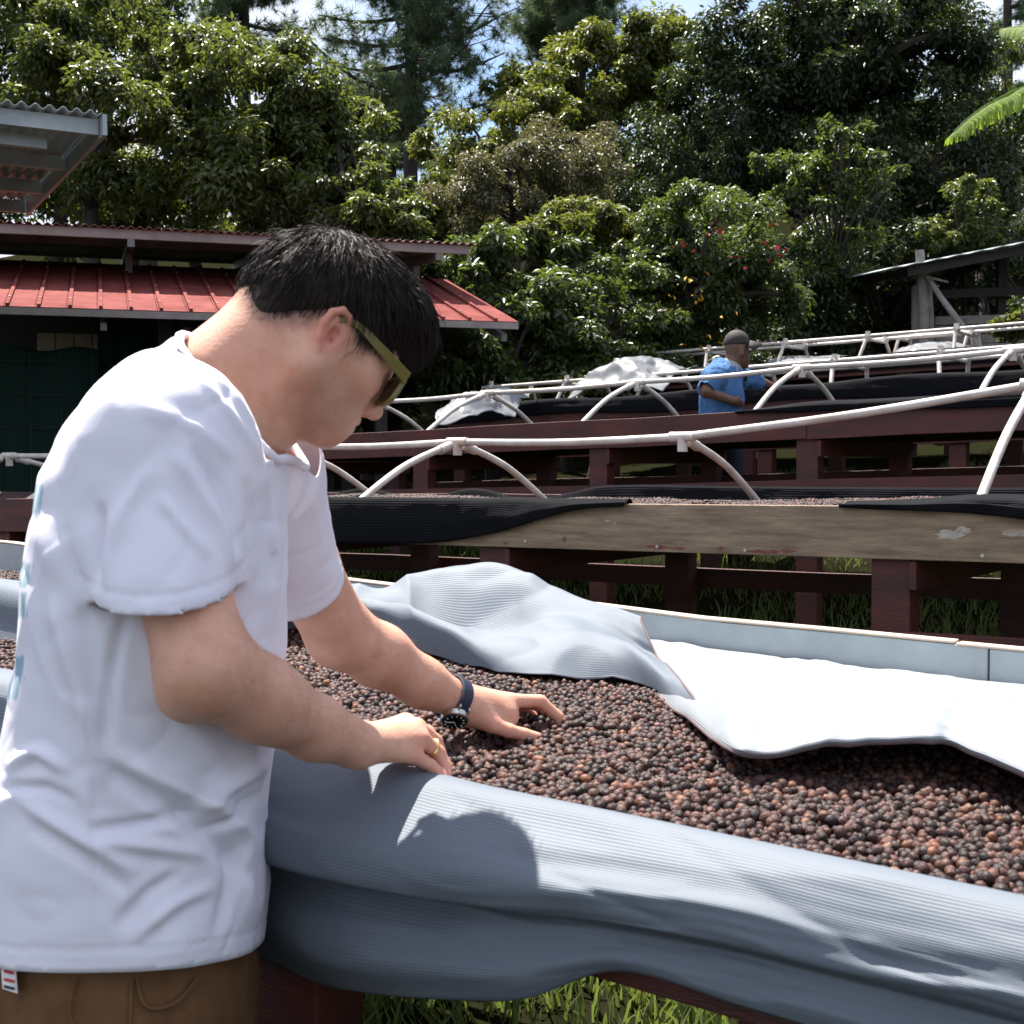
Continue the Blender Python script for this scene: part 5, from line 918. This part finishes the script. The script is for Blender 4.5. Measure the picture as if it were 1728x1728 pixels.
VS3, QS3, ink3 = compact(VS2, keepQ, ink.astype(float)); me = fastmesh('t_shirt', VS3, QS3); attr(me, 'ink', ink3); shirt = link('t_shirt', me, M['shirt'], man, True)
md = shirt.modifiers.new('s', 'SOLIDIFY'); md.thickness = .0022; md.offset = -1
nk = [i for i in bd if abs(dC[i]) < .009 and nearC[i]]                 # ribbed collar
if nk:
    pc = VS2[nk]; cc_ = pc.mean(0); e1 = np.array(ax_); e2 = np.cross(nC, e1); an = np.arctan2((pc - cc_) @ e2, (pc - cc_) @ e1); pc = pc[np.argsort(an)]; k_ = 40; idx = np.linspace(0, len(pc) - 1, k_, endpoint=False).astype(int); ring = pc[idx]
    for _ in range(3): ring = (np.roll(ring, 1, 0) + ring * 2 + np.roll(ring, -1, 0)) / 4
    ring = np.concatenate([ring, ring[:2]]); MB().tube(ring + nC * .001, .0055, 8, False).build('collar', M['shirt'], shirt, True)
# --- trousers with pockets and a small sewn label
fp = Field((min(cx) - .28, 1.2, mgz - .02), (max(cx) + .3, 1.82, 1.03), .008); hp = P(215, 1600, 1.5); hx, hy = hp.x, 1.5
fp.loft([1.01, .95, .88, .80, .74], [hx, hx, hx + .003, hx + .005, hx + .005], [hy] * 5, [.16, .172, .178, .178, .17], [.125, .135, .14, .138, .13], sf, 0)
for s in (-1, 1):
    lx, ly = hx + s * .088 * sf[1], hy - s * .088 * sf[0]; fp.chain([(lx, ly, .85), (lx + .01, ly, .5), (lx - .02, ly, mgz + .09)], [.098, .075, .062], .03)
VP, QP = fp.mesh(3); NP_ = vnormals(VP, QP); VP = VP + NP_ * (vnoise(VP * (1, 1, .5), 16, 4) * .004 + vnoise(VP, 40, 5) * .0015)[:, None]
trs = link('trousers', fastmesh('trousers', VP, QP), M['trousers'], man, True)
def on_trousers(px, py, lift):
    o = np.array([0, 0, CZ]); dr = np.array(P(px, py, 1.0)) - o; dr /= np.linalg.norm(dr); q = VP - o; t = q @ dr; dist_ = np.linalg.norm(q - t[:, None] * dr, axis=1); c = np.where(dist_ < .012)[0]
    if len(c) == 0: return P(px, py, 1.36)
    return Vector(o + dr * (t[c].min() - lift))
def strip_on(pts, r, m, name, parent): MB().tube([on_trousers(x, y, .002) for x, y in catmull(pts, 14)], r, 6).build(name, m, parent, True)
strip_on([(232, 1650), (240, 1690), (262, 1702), (300, 1690), (335, 1650)], .0022, M['trousers'], 'pocket_seam', trs); strip_on([(222, 1655), (220, 1728)], .0018, M['trousers'], 'pocket_seam', trs); strip_on([(128, 1652), (118, 1700), (125, 1740)], .0016, M['trousers'], 'side_seam', trs)
lab = [on_trousers(x, y, .004) for x, y in ((2, 1624), (27, 1632), (30, 1676), (6, 1668))]; lb = pyd('sewn_label', lab, [(0, 1, 2, 3)], M['white_mark'], trs); lb.modifiers.new('s', 'SOLIDIFY').thickness = .001
for k, (y0, m_) in enumerate(((1636, 'red_mark'), (1650, 'red_mark'), (1662, 'navy'))):
    q = [on_trousers(x, y, .0065) for x, y in ((7, y0), (24, y0 + 4), (24, y0 + 9), (7, y0 + 5))]; z_ = pyd('label_mark', q, [(0, 1, 2, 3)], M[m_], lb); z_.modifiers.new('s', 'SOLIDIFY').thickness = .0006
for s in (-1, 1):
    lx, ly = hx + s * .088 * sf[1] - .02, hy - s * .088 * sf[0]; fz = Field((lx - .12, ly - .08, mgz - .01), (lx + .25, ly + .14, mgz + .14), .006); fz.chain([(lx - .03, ly, mgz + .035), (lx + .1, ly + .015, mgz + .032), (lx + .17, ly + .025, mgz + .028)], [.045, .043, .034], .02); fz.cone((lx, ly, mgz + .03), (lx, ly, mgz + .1), .045, .045, .02)
    V, Q = fz.mesh(2); V[:, 2] = np.maximum(V[:, 2], mgz + .002); link('shoe', fastmesh('shoe', V, Q), M['leather'], man, True)
# --- hair: a close cap with thousands of strands
fh = Field(HC - .19, HC + .21, .003)
def gh(c, r, k, op='add'): fh.ell(H(*c), np.array(r) * HS, k, op, HRm)
gh((-.004, 0, .052), (.107, .083, .094), 0); gh((.03, 0, .085), (.085, .072, .062), .03); gh((.07, -.012, .102), (.044, .055, .034), .025); gh((.092, -.02, .09), (.02, .036, .024), .02); gh((-.066, 0, .008), (.036, .06, .06), .03)
gh((.103, 0, .0), (.07, .12, .066), .008, 'sub'); gh((.03, 0, -.06), (.10, .12, .072), .012, 'sub'); gh((-.005, 0, -.146), (.13, .12, .085), .012, 'sub')
for s in (-1, 1): gh((-.01, s * .088, .002), (.028, .03, .03), .006, 'sub')
Fhair = fh.F.copy(); VH, QH = fh.mesh(4); NH = vnormals(VH, QH); hl_ = (VH - HC) @ np.linalg.inv(HM).T
VH = VH + NH * (vnoise(hl_ * (.6, 1.3, 1), 90, 2) * .001 + vnoise(hl_ * (.5, 1.4, 1), 45, 6) * .0022)[:, None]
hair = link('hair', fastmesh('hair', VH, QH), M['hair'], man, True)
for s in (-1, 1):                                                      # sideburns are short strands only
    pass
rng = np.random.default_rng(5); NST = 25000; i0 = rng.choice(len(VH), NST); seg = 5
p = hl_[i0] + rng.normal(size=(NST, 3)) * .001; nrm = NH[i0] @ np.linalg.inv(HM / HS).T; okk = np.ones(NST, bool)
crown = np.array([-.055, .0, .125]); dirv = p - crown; dirv[:, 2] -= .02; dirv += rng.normal(size=dirv.shape) * .014
front = np.clip((p[:, 0] + .02) / .1, 0, 1)[:, None] * np.clip(p[:, 2] / .06, 0, 1)[:, None]; dirv = dirv / np.linalg.norm(dirv, axis=1)[:, None] + front * np.array([.45, -.35, .05]); side_ = np.clip(1 - p[:, 2] / .07, 0, 1)[:, None]; dirv += side_ * np.array([-.2, 0, -.9])
LEN = rng.uniform(.020, .034, NST) * np.where(p[:, 2] < .02, .55, 1) * (1 + .15 * front[:, 0]); wave = rng.normal(size=(NST, 3)) * .35; lift = rng.uniform(.04, .42, NST) * (1 + 1.2 * (rng.random(NST) < .05))
path = [p - nrm * .002]; cur = p.copy()
for s in range(seg):
    t_ = dirv - nrm * (dirv * nrm).sum(1)[:, None]; t_ /= np.linalg.norm(t_, axis=1)[:, None] + 1e-9; t_ = t_ + nrm * (lift * (1 - s / seg) - .12 * s / seg)[:, None] + wave * .18 * math.sin(s * 1.1); cur = cur + t_ * (LEN / seg)[:, None]
    g_ = (cur - (-.008, 0, .05)) / np.array([.111, .084, .094]) ** 2; nrm = g_ / np.linalg.norm(g_, axis=1)[:, None]; path.append(cur.copy())
path = np.stack(path, 1); wd_ = np.cross(path[:, -1] - path[:, 0], rng.normal(size=(NST, 3))); wd_ /= np.linalg.norm(wd_, axis=1)[:, None] + 1e-9
tp = np.linspace(1, .15, seg + 1)[None, :, None] * .00055; A_ = path + wd_[:, None] * tp; B_ = path - wd_[:, None] * tp; VV = np.stack([A_, B_], 2).reshape(-1, 3) @ HM.T + HC
b0 = np.arange(NST)[:, None] * (seg + 1) * 2; FQ = np.concatenate([b0 + [2 * s, 2 * s + 1, 2 * s + 3, 2 * s + 2] for s in range(seg)]); st = link('hair_strands', fastmesh('hair_strands', VV, FQ), M['hair'], hair); st['kind'] = 'stuff'
ih = np.clip(((VB - fh.lo) / fh.h).round().astype(int), 0, fh.n - 1); dh = Fhair[ih[:, 0], ih[:, 1], ih[:, 2]]; dh = np.where(dh > .5, 1, dh)
hairfade = np.clip(1 - dh / .011, 0, 1) ** 1.3 * (loc[:, 0] < .05) + np.clip(1.15 - np.hypot((loc[:, 0] - .021 - .1 * (loc[:, 2] - .01)) / .010, (loc[:, 2] - .012) / .030), 0, 1) * (np.abs(loc[:, 1]) < .0765) * 1.2
hairfade = np.clip(hairfade, 0, 1) * (.8 + .2 * vnoise(loc, 300, 8)); hf_all = np.zeros(len(body.data.vertices)); hf_all[:len(VB)] = hairfade; attr(body.data, 'hairline', hf_all)
C = VB[rng.choice(np.where(hairfade > .35)[0], 2500)]; d_ = np.tile(np.array(-hu) * .8 - np.array(hf) * .3, (len(C), 1)) + rng.normal(size=C.shape) * .25; d_ /= np.linalg.norm(d_, axis=1)[:, None]; sdv = np.cross(d_, rng.normal(size=C.shape)); sdv /= np.linalg.norm(sdv, axis=1)[:, None]
V = np.stack([C - sdv * .0002, C + sdv * .0002, C + d_ * rng.uniform(.004, .008, (len(C), 1))], 1).reshape(-1, 3); o = link('sideburn', fastmesh('sideburn', V, np.arange(len(V)).reshape(-1, 3)), M['hair'], hair); o['kind'] = 'stuff'
# --- sunglasses
gl = None
def hp_(x, y, z): return Vector(H(x, y, z))
def frame_ring(yc, s):
    pts = []
    for k in range(28):
        a = 2 * math.pi * k / 28; c_, s_ = math.cos(a), math.sin(a); yy = math.copysign(abs(c_) ** .55, c_) * .027; zz = math.copysign(abs(s_) ** .55, s_) * .019; pts.append(hp_(.113 - .10 * max(0, abs(yc + yy) - .03) , yc + yy, .010 + zz * (1 + .12 * (1 if s * yy > 0 else 0))))
    return pts
r0 = frame_ring(-.034, -1); mb = MB(); 
gl = MB().tube(r0 + r0[:2], .0034, 8, False).build('sunglasses', M['olive_plastic'], man, True)
r1 = frame_ring(.034, 1); MB().tube(r1 + r1[:2], .0034, 8, False).build('rim', M['olive_plastic'], gl, True)
MB().tube(catmull([hp_(.113, -.009, .018), hp_(.118, 0, .02), hp_(.113, .009, .018)], 8), .003, 8).build('bridge', M['olive_plastic'], gl, True)
for rr in (r0, r1): ln = pyd('lens', rr, [tuple(range(28))], M['lens'], gl); ln.modifiers.new('s', 'SOLIDIFY').thickness = .0016
for s in (-1, 1):
    mb = MB(); A_, B_ = hp_(.110, s * .066, .026), hp_(.012, s * .0815, .032); C_ = hp_(-.012, s * .084, .018); D_ = hp_(-.022, s * .082, .004); upv = Vector(hu); n_ = 10; pts = catmull([A_, A_.lerp(B_, .5) + Vector(hl) * s * .003, B_, C_, D_], 22)
    hgt = np.interp(np.linspace(0, 1, 22), [0, .15, .55, 1], [.0075, .0062, .0036, .003]); V = []
    for i, q in enumerate(pts):
        q = Vector(q); w_ = Vector(hl) * s * .0018; h_ = upv * float(hgt[i]); V += [q - w_ - h_, q + w_ - h_, q + w_ + h_, q - w_ + h_]
    F = [(i * 4 + k, i * 4 + (k + 1) % 4, i * 4 + 4 + (k + 1) % 4, i * 4 + 4 + k) for i in range(21) for k in range(4)] + [(3, 2, 1, 0), (84, 85, 86, 87)]; MB().add(V, F).build('temple', M['olive_plastic'], gl, bevel=.0008)
# --- wristwatch and ring
wa, wb = Vector(LA[4]), Vector(LA[5]); wax = (wb - wa).normalized(); wc = wa.lerp(wb, .78); toc = Vector((-.18, -.8, -.42)); toc = (toc - wax * toc.dot(wax)).normalized(); wy = wax.cross(toc)
V = []; nW = 36
for k in range(nW):
    a = 2 * math.pi * k / nW; dr = math.cos(a) * toc + math.sin(a) * wy; R_ = .0315
    for (rr, t_) in ((R_, -.0105), (R_ + .003, -.0095), (R_ + .003, .0095), (R_, .0105)): V.append(wc + dr * rr + wax * t_)
F = [(k * 4 + j, ((k + 1) % nW) * 4 + j, ((k + 1) % nW) * 4 + (j + 1) % 4, k * 4 + (j + 1) % 4) for k in range(nW) for j in range(4)]
watch = MB().add(V, F).build('wristwatch', M['navy'], man, True)
dc = wc + toc * .0355; MB().tube([dc - toc * .004, dc + toc * .004, dc + toc * .0055], [.0205, .0205, .0185], 32).build('case', M['steel'], watch, True); MB().tube([dc + toc * .005, dc + toc * .0062], .0172, 32).build('dial', M['dial'], watch, True)
for k in range(12):
    a = 2 * math.pi * k / 12; dr = math.cos(a) * wax + math.sin(a) * wy; MB().bar(dc + toc * .0065 + dr * .0125, dc + toc * .0065 + dr * .0152, dr.cross(toc) * .0006, toc * .0003).build('hour_mark', M['white_mark'], watch)
for a, L in ((.6, .009), (2.5, .013)):
    dr = math.cos(a) * wax + math.sin(a) * wy; MB().bar(dc + toc * .0066, dc + toc * .0066 + dr * L, dr.cross(toc) * .0005, toc * .0003).build('hand', M['white_mark'], watch)
for s in (-1, 1):
    for q in (-1, 1): MB().bar(dc + wy * s * .017 + wax * q * .009 - toc * .003, dc + wy * s * .0235 + wax * q * .009 - toc * .007, wax * .0016, toc * .002).build('lug', M['steel'], watch)
ra_, rb_ = rhand[2]['p'][0], rhand[2]['p'][1]; rc = ra_.lerp(rb_, .62); rx = (rb_ - ra_).normalized(); e1 = rx.orthogonal().normalized(); e2 = rx.cross(e1); MB().tube([rc + .0099 * (math.cos(k * 6.2832 / 24) * e1 + math.sin(k * 6.2832 / 24) * e2) for k in range(26)], .0016, 6, False).build('finger_ring', M['gold'], man, True)
# ------------------------------------------------------------------ the man in the blue shirt
d2 = 9.7; b0_ = P(1222, 700, d2); bgz_ = float(ground_z(b0_.x, b0_.y)); m2 = empty('person', (b0_.x, b0_.y, bgz_), 'person in a blue open shirt and dark cap reaching over the mesh-hung bed', 'person')
M['skin2'] = mat('brown_skin', (.16, .075, .045), .5, var=.2, vscale=20, sss=.1); M['blue_shirt'] = mat('blue_cotton', (.085, .19, .38), .85, col2=(.05, .12, .27), vscale=12, spec=.2); M['cap'] = mat('dark_cap_cloth', (.038, .028, .026), .8, var=.3, vscale=20); M['dark_cloth'] = mat('dark_trouser_cloth', (.015, .018, .035), .85); M['grey_tee'] = mat('grey_undershirt', (.3, .31, .32), .85)
q2 = lambda px, py, dd=0: P(px, py, d2 + dd)
hc2 = q2(1243, 592)
f = Field((b0_.x - .35, d2 - .4, bgz_ + .02), (b0_.x + .55, d2 + .75, hc2.z + .2), .008); yd = np.array([.9, .43, 0]); sd2 = np.array([.43, -.9, 0]); h3 = np.array(hc2)
f.ell(h3 + (0, 0, .03), (.084, .076, .095), .02); f.ell(h3 + yd * .028 + (0, 0, -.04), (.066, .058, .08), .03); f.cone(h3 + yd * .08 + (0, 0, .0), h3 + yd * .102 + (0, 0, -.03), .011, .015, .01); f.ell(h3 + yd * .085 + (0, 0, -.062), (.025, .028, .022), .02); f.ell(h3 + yd * .07 + (0, 0, -.105), (.03, .032, .022), .025)
for s in (-1, 1): f.ell(h3 + sd2 * s * .074 - yd * .005 + (0, 0, -.02), (.018, .012, .03), .006)
f.cone(h3 + (-.01, 0, -.06), q2(1226, 622), .05, .064, .04); sR, sL = q2(1205, 634, -.17), q2(1248, 636, .2); f.cone(q2(1224, 632), sR, .06, .055, .04); f.cone(q2(1226, 632), sL, .06, .055, .04); f.chain([q2(1224, 640), q2(1218, 690), q2(1216, 740)], [.11, .12, .12], .05)
eR, wR2 = q2(1190, 660, -.25), q2(1236, 676, -.2); f.chain([sR, eR, wR2], [.055, .042, .03], .02); hd = [(1250, 674), (1254, 679), (1252, 684), (1247, 687)]
for i, (x, y) in enumerate(hd): f.cone(wR2, q2(x - 3, y - 3, -.19 + .012 * i), .018, .012, .01); f.cone(q2(x - 3, y - 3, -.19 + .012 * i), q2(x, y + 3, -.17 + .012 * i), .011, .009, .004)
f.cone(wR2, q2(1246, 671, -.16), .016, .01, .01); eL, wL2 = q2(1283, 645, .36), q2(1306, 654, .62); f.chain([sL, eL, wL2], [.055, .042, .03], .02)
for i in range(4): f.cone(wL2, q2(1311 + i, 656, .68 + .02 * i), .018, .01, .01); f.cone(q2(1311 + i, 656, .68 + .02 * i), q2(1316, 661, .72 + .02 * i), .01, .008, .004)
f.cone(wL2, q2(1308, 659, .66), .016, .009, .01)
for s in (-1, 1): f.chain([np.array(q2(1216, 745)) + sd2 * s * .09, np.array((b0_.x, d2, bgz_ + .45)) + sd2 * s * .1, np.array((b0_.x, d2, bgz_ + .08)) + sd2 * s * .1], [.1, .07, .05], .03)
V, Q = f.mesh(3); link('body', fastmesh('body', V, Q), M['skin2'], m2, True)
f = Field((b0_.x - .4, d2 - .45, b0_.z - .32), (b0_.x + .5, d2 + .55, hc2.z - .02), .007)
f.chain([q2(1222, 636), q2(1217, 670), q2(1216, 712)], [.135, .145, .15], .05); f.cone(q2(1224, 628), sR + Vector((0, 0, -.01)), .075, .078, .04); f.cone(q2(1228, 630), sL, .075, .075, .04); f.cone(sR, np.array(sR) + (np.array(eR) - np.array(sR)) * .85, .078, .07, .03); f.cone(sL, np.array(sL) + (np.array(eL) - np.array(sL)) * .9, .07, .055, .03); f.cone(q2(1216, 712), q2(1216, 735), .15, .15, .02)
ax3 = (np.array(eR) - np.array(sR)); ax3 /= np.linalg.norm(ax3); ax4 = (np.array(eL) - np.array(sL)); ax4 /= np.linalg.norm(ax4)
V, Q = f.mesh(3); N = vnormals(V, Q); V = V + N * (vnoise(V * (1, 1, .6), 16, 3) * .012 + vnoise(V * (1.4, 1.4, .7), 34, 4) * .007)[:, None]
rel = V - np.array(q2(1222, 660)); front = (rel @ yd); lat2 = rel @ sd2
cut = (((V - np.array(sR)) @ ax3 > np.linalg.norm(np.array(eR) - np.array(sR)) * .9) & (lat2 > .16)) | (((V - np.array(sL)) @ ax4 > np.linalg.norm(np.array(eL) - np.array(sL)) * 1.0) & (lat2 < -.16)) | (V[:, 2] < q2(1216, 735).z) | ((front > .06) & (np.abs(lat2 - .0) < .035)) | (np.linalg.norm(V - np.array(q2(1230, 616)), axis=1) < .075)
Qk = Q[~cut[Q].any(1)]; V, Qk = compact(V, Qk); o = link('shirt', fastmesh('shirt', V, Qk), M['blue_shirt'], m2, True); md = o.modifiers.new('s', 'SOLIDIFY'); md.thickness = .004
for s in (-1, 1): MB().hexa([tuple(np.array(q2(*c_)) + sd2 * s * .02 + yd * e_) for c_, e_ in (((1214, 612), -.03), ((1232, 630), .05), ((1234, 632), .06), ((1216, 614), -.03), ((1212, 607), -.03), ((1236, 622), .06), ((1238, 624), .07), ((1214, 609), -.03))]).build('collar', M['blue_shirt'], o, bevel=.004)
f = Field((b0_.x - .3, d2 - .3, b0_.z - .35), (b0_.x + .35, d2 + .35, hc2.z - .05), .009); f.chain([q2(1226, 632), q2(1220, 670), q2(1218, 715)], [.115, .128, .13], .04); V, Q = f.mesh(3); link('undershirt', fastmesh('undershirt', V, Q), M['grey_tee'], m2, True)
f = Field((b0_.x - .35, d2 - .35, bgz_), (b0_.x + .35, d2 + .35, b0_.z + .0), .01)
for s in (-1, 1): f.chain([np.array(q2(1216, 735)) + sd2 * s * .08, np.array((b0_.x, d2, bgz_ + .5)) + sd2 * s * .1, np.array((b0_.x, d2, bgz_ + .09)) + sd2 * s * .1], [.115, .095, .08], .04)
V, Q = f.mesh(3); link('trousers', fastmesh('trousers', V, Q), M['dark_cloth'], m2, True)
for s in (-1, 1):
    c = np.array((b0_.x, d2, bgz_)) + sd2 * s * .1; f = Field(c - .2 + (0, 0, .15), c + .25, .008); f.chain([c + (0, 0, .05), c + yd * .16 + (0, 0, .045)], [.055, .045], .02); V, Q = f.mesh(2); V[:, 2] = np.maximum(V[:, 2], bgz_ - .03); link('shoe', fastmesh('shoe', V, Q), M['leather'], m2, True)
f = Field(h3 - .2, h3 + .25, .0055); f.ell(h3 + (0, 0, .045), (.095, .087, .104), 0); f.ell(h3 + (0, 0, -.05), (.22, .22, .10), .004, 'sub'); V, Q = f.mesh(3); cap = link('cap', fastmesh('cap', V, Q), M['cap'], m2, True)
n_ = 14; V = []
for i in range(n_):
    a = -1.25 + 2.5 * i / (n_ - 1)
    for rr, dz in ((.062, .035 - .03 * (a / 1.25) ** 2), (.094 + .092 * max(0, math.cos(a * .9)) ** .6, .01 - .065 * (a / 1.25) ** 2)): V.append(tuple(h3 + (yd * math.cos(a) + sd2 * math.sin(a)) * rr + (0, 0, .045 + dz)))
bv = pyd('visor', V, [(2 * i, 2 * i + 1, 2 * i + 3, 2 * i + 2) for i in range(n_ - 1)], M['cap'], cap, True); md = bv.modifiers.new('s', 'SOLIDIFY'); md.thickness = .006
MB().tube([tuple(h3 + (0, 0, .152)), tuple(h3 + (0, 0, .16))], [.012, .008], 8).build('button', M['cap'], cap, True)
